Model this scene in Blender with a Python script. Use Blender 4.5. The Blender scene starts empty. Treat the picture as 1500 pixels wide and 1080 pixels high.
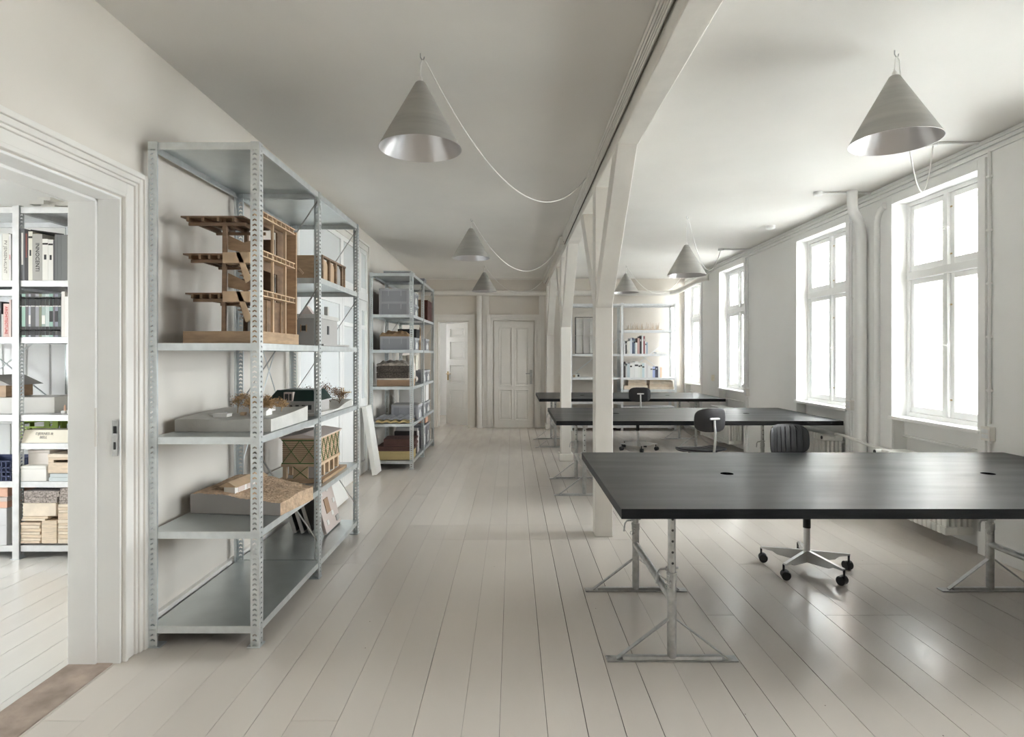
import bpy, bmesh, math, random
from mathutils import Vector, Matrix
random.seed(7)
PI = math.pi
scn = bpy.context.scene
C = scn.collection

# ------------------------------------------------------------------ camera
cam_d = bpy.data.cameras.new('camera')
cam_d.sensor_fit = 'HORIZONTAL'; cam_d.sensor_width = 36.0
cam_d.lens = 870.0 / 1500.0 * 36.0
cam_d.shift_x = -1.0 / 1500.0
cam_d.shift_y = -21.0 / 1500.0
cam_d.clip_start = 0.05; cam_d.clip_end = 200
cam = bpy.data.objects.new('camera', cam_d); C.objects.link(cam)
cam.location = (0, 0, 1.45); cam.rotation_euler = (PI / 2, 0, 0)
scn.camera = cam

# ------------------------------------------------------------------ world, light, exposure
world = bpy.data.worlds.new('overcast_sky'); scn.world = world
world.use_nodes = True
bg = world.node_tree.nodes['Background']
bg.inputs[0].default_value = (0.955, 0.975, 1.0, 1); bg.inputs[1].default_value = 9.0
scn.view_settings.view_transform = 'Standard'
scn.view_settings.look = 'None'
scn.view_settings.gamma = 1.0
scn.view_settings.use_curve_mapping = False
scn.view_settings.exposure = 2.1
cy = scn.cycles
cy.max_bounces = 14; cy.diffuse_bounces = 8; cy.glossy_bounces = 5; cy.transparent_max_bounces = 16
cy.transmission_bounces = 6; cy.caustics_reflective = False; cy.caustics_refractive = False
cy.sample_clamp_indirect = 12.0

def portal(loc, rot, sx, sy):
    d = bpy.data.lights.new('window_portal', 'AREA'); d.shape = 'RECTANGLE'; d.size = sx; d.size_y = sy
    d.cycles.is_portal = True
    o = bpy.data.objects.new('window_portal', d); C.objects.link(o); o.location = loc; o.rotation_euler = rot
    return o

# ------------------------------------------------------------------ materials
def mat(name, col, rough=0.5, metal=0.0, var=0.0, vscale=6.0, bump=0.0, bscale=60.0, stretch=(1, 1, 1), spec=0.5, coat=0.0, dark=None, rvar=0.0):
    m = bpy.data.materials.new(name); m.use_nodes = True
    nt = m.node_tree; b = nt.nodes['Principled BSDF']
    b.inputs['Base Color'].default_value = (*col, 1); b.inputs['Roughness'].default_value = rough
    b.inputs['Metallic'].default_value = metal; b.inputs['Specular IOR Level'].default_value = spec
    if coat: b.inputs['Coat Weight'].default_value = coat; b.inputs['Coat Roughness'].default_value = 0.15
    if var or bump or rvar:
        tc = nt.nodes.new('ShaderNodeNewGeometry')
        mp = nt.nodes.new('ShaderNodeMapping'); mp.inputs['Scale'].default_value = stretch
        nt.links.new(tc.outputs['Position'], mp.inputs[0])
    if var or rvar:
        n = nt.nodes.new('ShaderNodeTexNoise'); n.inputs['Scale'].default_value = vscale; n.inputs['Detail'].default_value = 5
        nt.links.new(mp.outputs[0], n.inputs['Vector'])
    if var:
        r = nt.nodes.new('ShaderNodeValToRGB')
        lo = dark if dark else tuple(c * (1 - var) for c in col); hi = tuple(min(1, c * (1 + var)) for c in col)
        r.color_ramp.elements[0].position = 0.32; r.color_ramp.elements[1].position = 0.68
        r.color_ramp.elements[0].color = (*lo, 1); r.color_ramp.elements[1].color = (*hi, 1)
        nt.links.new(n.outputs['Fac'], r.inputs[0]); nt.links.new(r.outputs[0], b.inputs['Base Color'])
    if rvar:
        q = nt.nodes.new('ShaderNodeMapRange'); q.inputs['From Min'].default_value = 0.3; q.inputs['From Max'].default_value = 0.7
        q.inputs['To Min'].default_value = rough - rvar; q.inputs['To Max'].default_value = rough + rvar
        nt.links.new(n.outputs['Fac'], q.inputs[0]); nt.links.new(q.outputs[0], b.inputs['Roughness'])
    if bump:
        n2 = nt.nodes.new('ShaderNodeTexNoise'); n2.inputs['Scale'].default_value = bscale; n2.inputs['Detail'].default_value = 4
        nt.links.new(mp.outputs[0], n2.inputs['Vector'])
        bp = nt.nodes.new('ShaderNodeBump'); bp.inputs['Strength'].default_value = bump; bp.inputs['Distance'].default_value = 0.01
        nt.links.new(n2.outputs['Fac'], bp.inputs['Height']); nt.links.new(bp.outputs[0], b.inputs['Normal'])
    return m

def glass_mat(name, tint=(0.97, 0.98, 0.98)):
    m = bpy.data.materials.new(name); m.use_nodes = True
    nt = m.node_tree; nt.nodes.clear()
    out = nt.nodes.new('ShaderNodeOutputMaterial'); t = nt.nodes.new('ShaderNodeBsdfTransparent'); t.inputs[0].default_value = (*tint, 1)
    g = nt.nodes.new('ShaderNodeBsdfGlossy'); g.inputs['Roughness'].default_value = 0.02
    lw_ = nt.nodes.new('ShaderNodeLayerWeight'); lw_.inputs[0].default_value = 0.5
    pw = nt.nodes.new('ShaderNodeMath'); pw.operation = 'POWER'; pw.inputs[1].default_value = 5; nt.links.new(lw_.outputs['Facing'], pw.inputs[0])
    f = nt.nodes.new('ShaderNodeMath'); f.operation = 'MULTIPLY_ADD'; f.inputs[1].default_value = 0.7; f.inputs[2].default_value = 0.03; nt.links.new(pw.outputs[0], f.inputs[0])
    mx = nt.nodes.new('ShaderNodeMixShader')
    nt.links.new(f.outputs[0], mx.inputs[0]); nt.links.new(t.outputs[0], mx.inputs[1]); nt.links.new(g.outputs[0], mx.inputs[2])
    nt.links.new(mx.outputs[0], out.inputs[0])
    return m

M = {}
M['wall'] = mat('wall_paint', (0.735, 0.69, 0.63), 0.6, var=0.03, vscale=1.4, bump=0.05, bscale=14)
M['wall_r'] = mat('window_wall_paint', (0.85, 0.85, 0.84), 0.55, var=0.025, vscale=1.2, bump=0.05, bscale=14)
M['ceil'] = mat('ceiling_plaster', (0.79, 0.77, 0.735), 0.55, var=0.035, vscale=1.1, bump=0.06, bscale=9)
M['trim'] = mat('trim_paint', (0.80, 0.775, 0.735), 0.4, var=0.03, vscale=3, bump=0.05, bscale=30)
M['white'] = mat('white_gloss_paint', (0.88, 0.88, 0.87), 0.35, var=0.02, vscale=4)
M['timber'] = mat('painted_timber', (0.80, 0.77, 0.72), 0.5, var=0.04, vscale=5, bump=0.12, bscale=22, stretch=(1, 1, .25))
M['seam'] = mat('dark_seam', (0.12, 0.11, 0.09), 0.9)
M['sub'] = mat('dark_subfloor', (0.06, 0.055, 0.05), 0.9)
M['thresh'] = mat('worn_threshold', (0.36, 0.285, 0.235), 0.75, var=0.25, vscale=9, bump=0.2, bscale=40)
M['galv'] = mat('galvanised_steel', (0.70, 0.735, 0.745), 0.40, 0.8, var=0.08, vscale=16, rvar=0.05)
M['galv_s'] = mat('galvanised_sheet', (0.63, 0.67, 0.67), 0.33, 0.9, var=0.06, vscale=7, rvar=0.03)
M['galv_w'] = mat('light_zinc_steel', (0.78, 0.79, 0.80), 0.42, 0.5, var=0.06, vscale=20)
M['zinc'] = mat('zinc_tube', (0.47, 0.47, 0.46), 0.36, 0.85, var=0.12, vscale=30)
M['desk'] = mat('black_linoleum', (0.012, 0.0135, 0.0145), 0.385, var=0.25, vscale=2.6, stretch=(.6, 3, 1), bump=0.015, bscale=60, rvar=0.04, spec=0.45)
M['desk_edge'] = mat('black_stained_edge', (0.009, 0.010, 0.012), 0.5, var=0.35, vscale=7, stretch=(1, 1, 6), spec=0.25)
M['black'] = mat('black_plastic', (0.012, 0.012, 0.013), 0.45)
M['void'] = mat('hole_black', (0.002, 0.002, 0.002), 1.0, spec=0.0)
M['chairblk'] = mat('black_moulded_shell', (0.018, 0.017, 0.019), 0.42, bump=0.04, bscale=220)
M['alu'] = mat('polished_aluminium', (0.60, 0.60, 0.595), 0.33, 0.9, rvar=0.03, vscale=20)
M['shade_out'] = mat('matt_grey_shade', (0.40, 0.392, 0.365), 0.6, 0.25, var=0.08, vscale=5, stretch=(.5, .5, 6))
M['shade_in'] = mat('brushed_shade_inside', (0.60, 0.585, 0.59), 0.30, 0.95, rvar=0.012, vscale=14)
M['cord'] = mat('white_cord', (0.82, 0.81, 0.78), 0.6)
M['rad'] = mat('radiator_enamel', (0.80, 0.795, 0.76), 0.35)
M['glass'] = glass_mat('window_glass')
M['pane_baked'] = mat('pane_baked_light', (0.83, 0.86, 0.87), 0.22, spec=0.7)  # opaque pale blue paints in window reflections and the lit room behind the glass
M['brass'] = mat('brass', (0.55, 0.42, 0.24), 0.35, 0.9)
M['wood'] = mat('model_walnut', (0.235, 0.150, 0.092), 0.55, var=0.22, vscale=9, stretch=(1, 1, 4))
M['wood_l'] = mat('model_oak', (0.46, 0.315, 0.195), 0.5, var=0.14, vscale=12, stretch=(1, 1, 5))
M['wood_t'] = mat('model_pine', (0.60, 0.44, 0.29), 0.55, var=0.1, vscale=14)
M['ply'] = mat('pale_plywood', (0.74, 0.61, 0.47), 0.6, var=0.12, vscale=18, stretch=(1, 1, 8))
M['ply2'] = mat('light_wood_board', (0.80, 0.70, 0.575), 0.6, var=0.1, vscale=14)
M['foam'] = mat('speckled_board', (0.36, 0.315, 0.29), 0.9, var=0.55, vscale=85)
M['foam_d'] = mat('dark_fibre_slab', (0.10, 0.080, 0.066), 0.95, var=0.5, vscale=70, bump=0.5, bscale=90)
M['plaster'] = mat('model_plaster', (0.58, 0.57, 0.54), 0.8, var=0.08, vscale=8, bump=0.2, bscale=60)
M['white_m'] = mat('model_white_card', (0.83, 0.82, 0.79), 0.6)
M['sand'] = mat('carved_cork_terrain', (0.53, 0.385, 0.265), 0.85, var=0.25, vscale=26, bump=0.5, bscale=70)
M['grey_c'] = mat('grey_card', (0.43, 0.415, 0.40), 0.8, var=0.05, vscale=5)
M['grey_cr'] = mat('grey_crate_plastic', (0.34, 0.345, 0.37), 0.45)
M['grey_cr2'] = mat('grey_crate_rim', (0.42, 0.425, 0.45), 0.45)
M['dgreen'] = mat('dark_green_roof', (0.010, 0.030, 0.024), 0.4)
M['green'] = mat('green_model_paint', (0.09, 0.17, 0.06), 0.6)
M['dry'] = mat('dried_twig', (0.46, 0.31, 0.165), 0.9, var=0.25, vscale=50)
M['dry2'] = mat('brown_twig', (0.20, 0.115, 0.065), 0.9, var=0.25, vscale=50)
M['pinkc'] = mat('pale_pink_card', (0.66, 0.57, 0.53), 0.7)
M['lime'] = mat('lime_plastic', (0.36, 0.50, 0.08), 0.4)
M['blue'] = mat('navy_plastic', (0.045, 0.06, 0.14), 0.45)
M['cream'] = mat('cream_card', (0.85, 0.80, 0.68), 0.6)
M['salmon'] = mat('salmon_card', (0.80, 0.50, 0.37), 0.7)
M['maroon'] = mat('maroon_card', (0.095, 0.030, 0.022), 0.6, var=0.15, vscale=9)
M['maroon2'] = mat('maroon_felt', (0.13, 0.066, 0.056), 0.75, var=0.15, vscale=9)
M['yellow'] = mat('yellow_card', (0.60, 0.47, 0.23), 0.6)
M['kraft'] = mat('kraft_paper', (0.33, 0.215, 0.12), 0.8, var=0.15, vscale=14, bump=0.3, bscale=30)
M['card'] = mat('brown_cardboard', (0.40, 0.26, 0.165), 0.8, var=0.08, vscale=10)
M['fluff'] = mat('grey_fibre', (0.33, 0.29, 0.25), 0.95, var=0.35, vscale=40)
M['wrap'] = mat('plastic_wrap', (0.60, 0.53, 0.46), 0.25, var=0.15, vscale=25, bump=0.5, bscale=40)
M['ink'] = mat('dark_ink', (0.05, 0.05, 0.05), 0.7)
M['ink_g'] = mat('grey_ink', (0.33, 0.31, 0.28), 0.7)
M['red'] = mat('red_ink', (0.62, 0.05, 0.05), 0.6)
M['blind'] = mat('board_grey', (0.50, 0.48, 0.46), 0.7)
M['brick'] = mat('pale_brick', (0.55, 0.42, 0.34), 0.9, var=0.2, vscale=20)
M['brick'].node_tree.nodes.clear()
_nt = M['brick'].node_tree; _o = _nt.nodes.new('ShaderNodeOutputMaterial'); _b = _nt.nodes.new('ShaderNodeBsdfPrincipled'); _t = _nt.nodes.new('ShaderNodeTexBrick'); _g = _nt.nodes.new('ShaderNodeNewGeometry'); _m = _nt.nodes.new('ShaderNodeMapping')
_m.inputs['Rotation'].default_value = (PI / 2, 0, 0); _t.inputs['Color1'].default_value = (.50, .35, .27, 1); _t.inputs['Color2'].default_value = (.58, .43, .34, 1); _t.inputs['Mortar'].default_value = (.7, .68, .64, 1)
_t.inputs['Scale'].default_value = 1; _t.inputs['Brick Width'].default_value = .22; _t.inputs['Row Height'].default_value = .068; _t.inputs['Mortar Size'].default_value = .009
_nt.links.new(_g.outputs['Position'], _m.inputs[0]); _nt.links.new(_m.outputs[0], _t.inputs['Vector']); _nt.links.new(_t.outputs['Color'], _b.inputs['Base Color']); _nt.links.new(_b.outputs[0], _o.inputs[0])
M['ground'] = mat('courtyard_paving', (0.50, 0.50, 0.48), 0.9)
_bc = {}
def bookmat(col):
    k = tuple(round(c, 3) for c in col)
    if k not in _bc: _bc[k] = mat('book_cover_%d' % len(_bc), k, 0.5)
    return _bc[k]

# plank paint: planks get a little tone of their own, nail specks and grain along the board
def plank_mat(name, col):
    m = bpy.data.materials.new(name); m.use_nodes = True
    nt = m.node_tree; b = nt.nodes['Principled BSDF']; L = nt.links
    g = nt.nodes.new('ShaderNodeNewGeometry'); oi = nt.nodes.new('ShaderNodeObjectInfo')
    mp = nt.nodes.new('ShaderNodeMapping'); mp.inputs['Scale'].default_value = (1, .18, 1); L.new(g.outputs['Position'], mp.inputs[0])
    n = nt.nodes.new('ShaderNodeTexNoise'); n.inputs['Scale'].default_value = 9; n.inputs['Detail'].default_value = 6; L.new(mp.outputs[0], n.inputs['Vector'])
    n3 = nt.nodes.new('ShaderNodeTexNoise'); n3.inputs['Scale'].default_value = 46; n3.inputs['Detail'].default_value = 3; L.new(mp.outputs[0], n3.inputs['Vector'])
    hs = nt.nodes.new('ShaderNodeHueSaturation'); hs.inputs['Color'].default_value = (*col, 1)
    mr = nt.nodes.new('ShaderNodeMapRange'); mr.inputs['To Min'].default_value = .96; mr.inputs['To Max'].default_value = 1.04
    ad = nt.nodes.new('ShaderNodeMath'); ad.operation = 'MULTIPLY_ADD'; ad.inputs[1].default_value = .55
    L.new(oi.outputs['Random'], ad.inputs[0])
    a2 = nt.nodes.new('ShaderNodeMath'); a2.operation = 'MULTIPLY'; a2.inputs[1].default_value = .45; L.new(n.outputs['Fac'], a2.inputs[0]); L.new(a2.outputs[0], ad.inputs[2])
    L.new(ad.outputs[0], mr.inputs[0]); L.new(mr.outputs[0], hs.inputs['Value'])
    vo = nt.nodes.new('ShaderNodeTexVoronoi'); vo.inputs['Scale'].default_value = 7; L.new(g.outputs['Position'], vo.inputs['Vector'])
    lt = nt.nodes.new('ShaderNodeMath'); lt.operation = 'LESS_THAN'; lt.inputs[1].default_value = .022; L.new(vo.outputs['Distance'], lt.inputs[0])
    mx = nt.nodes.new('ShaderNodeMixRGB'); mx.inputs[2].default_value = (.2, .17, .14, 1); L.new(lt.outputs[0], mx.inputs[0]); L.new(hs.outputs[0], mx.inputs[1])
    L.new(mx.outputs[0], b.inputs['Base Color']); b.inputs['Specular IOR Level'].default_value = .8
    rr = nt.nodes.new('ShaderNodeMapRange'); rr.inputs['From Min'].default_value = .3; rr.inputs['From Max'].default_value = .7
    rr.inputs['To Min'].default_value = .185; rr.inputs['To Max'].default_value = .245; L.new(n.outputs['Fac'], rr.inputs[0]); L.new(rr.outputs[0], b.inputs['Roughness'])
    bp = nt.nodes.new('ShaderNodeBump'); bp.inputs['Strength'].default_value = .035; bp.inputs['Distance'].default_value = .01
    L.new(n3.outputs['Fac'], bp.inputs['Height']); L.new(bp.outputs[0], b.inputs['Normal'])
    return m
M['plank'] = plank_mat('grey_painted_plank', (0.66, 0.608, 0.55))
M['plank2'] = plank_mat('white_painted_plank', (0.74, 0.725, 0.69))

# ------------------------------------------------------------------ mesh helpers
class MB:
    def __init__(s): s.v = []; s.f = []; s.m = []
    def add(s, vs, fs, mi=0):
        o = len(s.v); s.v += [tuple(v) for v in vs]; s.f += [tuple(i + o for i in f) for f in fs]; s.m += [mi] * len(fs); return s
    def box(s, x0, x1, y0, y1, z0, z1, mi=0):
        return s.add([(x0, y0, z0), (x1, y0, z0), (x1, y1, z0), (x0, y1, z0), (x0, y0, z1), (x1, y0, z1), (x1, y1, z1), (x0, y1, z1)],
                     [(0, 3, 2, 1), (4, 5, 6, 7), (0, 1, 5, 4), (1, 2, 6, 5), (2, 3, 7, 6), (3, 0, 4, 7)], mi)
    def prism(s, poly, axis, a, b, mi=0):
        # poly: 2D list; axis 'x': (y,z) extruded along x; 'y': (x,z); 'z': (x,y)
        n = len(poly)
        def P(p, t): return {'x': (t, p[0], p[1]), 'y': (p[0], t, p[1]), 'z': (p[0], p[1], t)}[axis]
        vs = [P(p, a) for p in poly] + [P(p, b) for p in poly]
        fs = [tuple(range(n))[::-1], tuple(range(n, 2 * n))] + [(i, (i + 1) % n, n + (i + 1) % n, n + i) for i in range(n)]
        return s.add(vs, fs, mi)
    def tube(s, pts, r, n=10, mi=0, caps=True):
        pts = [Vector(p) for p in pts]; rs = r if isinstance(r, (list, tuple)) else [r] * len(pts)
        t0 = (pts[1] - pts[0]).normalized()
        up = Vector((0, 0, 1)) if abs(t0.z) < .9 else Vector((1, 0, 0))
        vs = []; prev = None
        for i, p in enumerate(pts):
            t = (pts[min(i + 1, len(pts) - 1)] - pts[max(i - 1, 0)]).normalized()
            a = t.cross(up) if prev is None else prev - t * prev.dot(t)
            a.normalize(); prev = a; b = t.cross(a)
            for k in range(n):
                an = 2 * PI * k / n; vs.append(p + (a * math.cos(an) + b * math.sin(an)) * rs[i])
        fs = [(i * n + k, i * n + (k + 1) % n, (i + 1) * n + (k + 1) % n, (i + 1) * n + k) for i in range(len(pts) - 1) for k in range(n)]
        if caps: fs += [tuple(range(n))[::-1], tuple(range((len(pts) - 1) * n, len(pts) * n))]
        return s.add(vs, fs, mi)
    def lathe(s, prof, n=32, c=(0, 0, 0), mi=0, mis=None):
        vs = []; fs = []
        for r, z in prof:
            for k in range(n):
                a = 2 * PI * k / n; vs.append((c[0] + r * math.cos(a), c[1] + r * math.sin(a), c[2] + z))
        for i in range(len(prof) - 1):
            ff = [(i * n + k, i * n + (k + 1) % n, (i + 1) * n + (k + 1) % n, (i + 1) * n + k) for k in range(n)]
            fs.append(ff)
        o = len(s.v); s.v += vs
        for i, ff in enumerate(fs):
            s.f += [tuple(j + o for j in f) for f in ff]; s.m += [(mis[i] if mis else mi)] * len(ff)
        return s
    def bar(s, a, b, w, h, mi=0, up=(0, 0, 1)):
        a = Vector(a); b = Vector(b); t = (b - a).normalized(); u = Vector(up)
        sd = t.cross(u)
        if sd.length < 1e-4: sd = t.cross(Vector((0, 1, 0)))
        sd.normalize(); u2 = sd.cross(t)
        vs = [p + sd * (w / 2) * i + u2 * (h / 2) * j for p in (a, b) for i, j in ((-1, -1), (1, -1), (1, 1), (-1, 1))]
        return s.add(vs, [(0, 1, 2, 3)[::-1], (4, 5, 6, 7), (0, 1, 5, 4), (1, 2, 6, 5), (2, 3, 7, 6), (3, 0, 4, 7)], mi)
    def mesh(s, name, mats, smooth=False):
        me = bpy.data.meshes.new(name); me.from_pydata(s.v, [], s.f)
        for m in (mats if isinstance(mats, (list, tuple)) else [mats]): me.materials.append(M[m] if isinstance(m, str) else m)
        if any(s.m): me.polygons.foreach_set('material_index', s.m)
        bm = bmesh.new(); bm.from_mesh(me); bmesh.ops.recalc_face_normals(bm, faces=bm.faces[:]); bm.to_mesh(me); bm.free()
        if smooth:
            me.polygons.foreach_set('use_smooth', [True] * len(me.polygons))
            me.update()
            try: me.set_sharp_from_angle(angle=math.radians(38))
            except Exception: pass
        me.update(); return me

def link(name, me, parent=None, loc=(0, 0, 0), rot=(0, 0, 0), scale=None):
    o = bpy.data.objects.new(name, me); C.objects.link(o); o.location = loc; o.rotation_euler = rot
    if scale: o.scale = scale
    if parent: o.parent = parent
    return o
def obj(name, mb, m, parent=None, smooth=False, bevel=0, loc=(0, 0, 0), rot=(0, 0, 0), seg=2):
    o = link(name, mb.mesh(name, m, smooth), parent, loc, rot)
    if bevel:
        b = o.modifiers.new('bevel', 'BEVEL'); b.width = bevel; b.segments = seg; b.limit_method = 'ANGLE'; b.angle_limit = math.radians(40)
    return o
def tag(o, label, cat, group=None):
    o['label'] = label; o['category'] = cat
    if group: o['group'] = group
    return o
def thing(name, label, cat, loc=(0, 0, 0), rotz=0, group=None):
    o = bpy.data.objects.new(name, None); C.objects.link(o); o.location = loc; o.rotation_euler = (0, 0, rotz)
    o.empty_display_size = .1
    return tag(o, label, cat, group)
def struct(name, mb, m, bevel=0, smooth=False, parent=None, label=None):
    o = obj(name, mb, m, parent, smooth, bevel)
    if not parent: o['kind'] = 'structure'
    if label: o['label'] = label
    return o
def text_mesh(body, size, m, depth=.0006):
    cu = bpy.data.curves.new('lettering', 'FONT'); cu.body = body; cu.size = size; cu.extrude = depth
    cu.align_x = 'CENTER'; cu.align_y = 'CENTER'; cu.resolution_u = 2
    o = bpy.data.objects.new('lettering', cu); C.objects.link(o)
    bpy.context.view_layer.update()
    me = bpy.data.meshes.new_from_object(o.evaluated_get(bpy.context.evaluated_depsgraph_get()))
    bpy.data.objects.remove(o); bpy.data.curves.remove(cu)
    me.materials.clear(); me.materials.append(M[m]); return me
B = MB

# ================================================================== SETTING
XL, XR, YB, Y0 = -1.84, 3.40, 11.75, -2.6
def ceil_z(y): return 3.03 - 0.008 * y
# ---- floor boards
sub = struct('floor', B().box(-6.3, 3.9, Y0 - .2, 14.3, -.16, -.022), 'sub')
ubox = B().box(0, 1, 0, 1, -1, 0)
pl_me = ubox.mesh('plank', 'plank'); pl2_me = ubox.mesh('plank_white', 'plank2')
def plank(me, x0, x1, y0, y1, dz=0.0):
    link('plank', me, sub, (x0, y0, dz), (0, 0, 0), (x1 - x0, y1 - y0, .021))
x = XL - .02; cols = []
while x < 3.53:
    w = random.choice((.145, .155, .165, .175, .185, .2)); x1 = min(x + w, 3.54); cols.append((x, x1)); x = x1
for i, (a, b) in enumerate(cols):
    gp = random.choice((.0008, .0012, .0016, .002, .0032)); mid = (a + b) / 2
    if -.8 < mid < .9: ends = [4.64, 5.04, 6.5 + (.02 if mid > .2 else 0)]
    else: ends = [random.choice((3.3, 4.1, 4.64)), random.choice((6.1, 6.5, 7.4))]
    ends = [Y0] + ([random.choice((1.1, 1.9, 2.35))] if i % 3 == 0 else []) + ends + [random.choice((8.6, 9.3, 9.9)), YB + .25]
    if mid < .9: ends[-1] = YB + .02
    for y0, y1 in zip(ends[:-1], ends[1:]):
        plank(pl_me, a, b - gp, y0, y1 - .0022, random.uniform(-.0003, 0))
x = -6.2
while x < -2.09:
    x1 = min(x + random.choice((.16, .18, .2)), -2.075)
    plank(pl2_me, x, x1 - .003, .7, 4.82); x = x1
x = -2.3
while x < .05:
    plank(pl_me, x, x + .177, YB + .02, 14.2); x += .18
plank(pl_me, -1.872, -1.862, .7, 2.79)
th = struct('trim_1', B().box(-2.075, -1.872, .75, 2.80, -.021, .004), 'thresh', bevel=.004, label='worn brown stone threshold in the doorway')

# ---- ceiling
cz0, cz1 = ceil_z(Y0 - .2), ceil_z(14.3)
struct('ceiling', B().add([(-6.3, Y0 - .2, cz0), (3.9, Y0 - .2, cz0), (3.9, 14.3, cz1), (-6.3, 14.3, cz1),
                           (-6.3, Y0 - .2, cz0 + .2), (3.9, Y0 - .2, cz0 + .2), (3.9, 14.3, cz1 + .2), (-6.3, 14.3, cz1 + .2)],
                          [(0, 1, 2, 3), (7, 6, 5, 4), (0, 4, 5, 1), (1, 5, 6, 2), (2, 6, 7, 3), (3, 7, 4, 0)]), 'ceil')

# ---- left wall with doorway to the neighbouring room
DH, DY0, DY1 = 2.185, .75, 2.79
wl = B()
wl.box(-2.07, XL, Y0, DY0, -.02, 3.1); wl.box(-2.07, XL, DY0, DY1, DH, 3.1); wl.box(-2.07, XL, DY1, YB + .23, -.02, 3.1)
struct('wall_left', wl, 'wall')
d1 = struct('door_1', B().box(-2.075, -1.945, DY1 - .022, DY1 + .001, 0, DH - .0).box(-2.075, -1.945, DY0, DY1, DH - .022, DH + .001).box(-1.945, -1.838, DY1 - .010, DY1 + .001, 0, DH).box(-1.945, -1.838, DY0, DY1, DH - .010, DH + .001), 'white', bevel=.003, label='painted lining of the open doorway')
def casing(parent, ya, yb, zt, x, steps, m='trim'):
    """nested mouldings round an opening in the plane x; steps: (inner offset, outer offset, projection)"""
    for (i, o, p) in steps:
        mb = B(); mb.box(x, x + p, yb + i, yb + o, 0, zt + o); mb.box(x, x + p, ya - o, ya - i, 0, zt + o); mb.box(x, x + p, ya - i, yb + i, zt + i, zt + o)
        obj('moulding', mb, m, parent, bevel=.004)
casing(d1, DY0, DY1, DH, XL, [(.004, .022, .022), (.022, .075, .014), (.075, .09, .024), (.09, .116, .034), (.116, .142, .044)])
obj('strike_plate', B().box(-1.943, -1.938, DY1 - .03, DY1 - .02, 1.02, 1.2), 'trim', d1)
obj('latch_hole', B().box(-1.862, -1.846, DY1 - .0235, DY1 - .02, 1.08, 1.115), 'ink', d1); obj('bolt_hole', B().box(-1.860, -1.850, DY1 - .0235, DY1 - .02, 1.005, 1.04), 'ink', d1)
obj('latch_plate', B().box(-1.868, -1.842, DY1 - .022, DY1 - .0195, .975, 1.14), 'zinc', d1)
struct('baseboard_left', B().box(XL, XL + .02, DY1 + .15, 4.93, 0, .10).box(XL, XL + .03, DY1 + .15, 4.93, .10, .125).box(XL, XL + .02, 7.52, YB, 0, .11).box(XL, XL + .028, 7.52, YB, .11, .13), 'trim', bevel=.004)

# ---- glazed double door in the left wall
GY0, GY1, GM = 5.02, 7.40, 6.33
gd = struct('door_2', B().box(XL, XL + .02, GY0, GY1, 0, .02), 'trim', label='glazed white double door with sidelights and transom panes')
casing(gd, GY0, GY1, 2.72, XL, [(0, .03, .03), (.03, .075, .022), (.075, .1, .035)])
def leaf(ya, yb, name='door_leaf'):
    fr = B(); s = .075
    fr.box(XL, XL + .024, ya, ya + s, .01, 2.10); fr.box(XL, XL + .024, yb - s, yb, .01, 2.10)
    for z0, z1 in ((.01, .15), (.80, .915), (1.755, 1.80), (1.975, 2.10)): fr.box(XL, XL + .024, ya + s, yb - s, z0, z1)
    fr.box(XL, XL + .008, ya + s, yb - s, .15, .80)
    l = obj(name, fr, 'white', gd, bevel=.003)
    obj('pane', B().box(XL, XL + .010, ya + s, yb - s, .915, 1.755), 'pane_baked', l); obj('pane', B().box(XL, XL + .010, ya + s, yb - s, 1.80, 1.975), 'pane_baked', l)
    return l
leaf(GY0, 5.56, 'sidelight'); l1 = leaf(5.57, GM - .003); l2 = leaf(GM + .003, 7.06); leaf(7.07, GY1, 'sidelight')
obj('transom_bar', B().box(XL, XL + .035, GY0, GY1, 2.105, 2.2), 'white', gd, bevel=.004)
for ya, yb in ((GY0, 5.56), (5.57, GM), (GM, 7.06), (7.07, GY1)):
    t = obj('transom_light', B().box(XL, XL + .024, ya, ya + .05, 2.2, 2.72).box(XL, XL + .024, yb - .05, yb, 2.2, 2.72).box(XL, XL + .024, ya + .05, yb - .05, 2.67, 2.72).box(XL, XL + .024, ya + .05, yb - .05, 2.2, 2.25), 'white', gd)
    obj('pane', B().box(XL, XL + .010, ya + .05, yb - .05, 2.25, 2.67), 'pane_baked', t)
for yy, sg, p in ((GM - .04, -1, l1), (GM + .04, 1, l2)):
    obj('door_handle', B().tube([(XL + .024, yy, 1.04), (XL + .065, yy, 1.04), (XL + .07, yy + sg * .02, 1.04), (XL + .07, yy + sg * .11, 1.035)], .008).box(XL + .024, XL + .028, yy - .018, yy + .018, .93, 1.09), 'brass', p, smooth=True)

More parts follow.
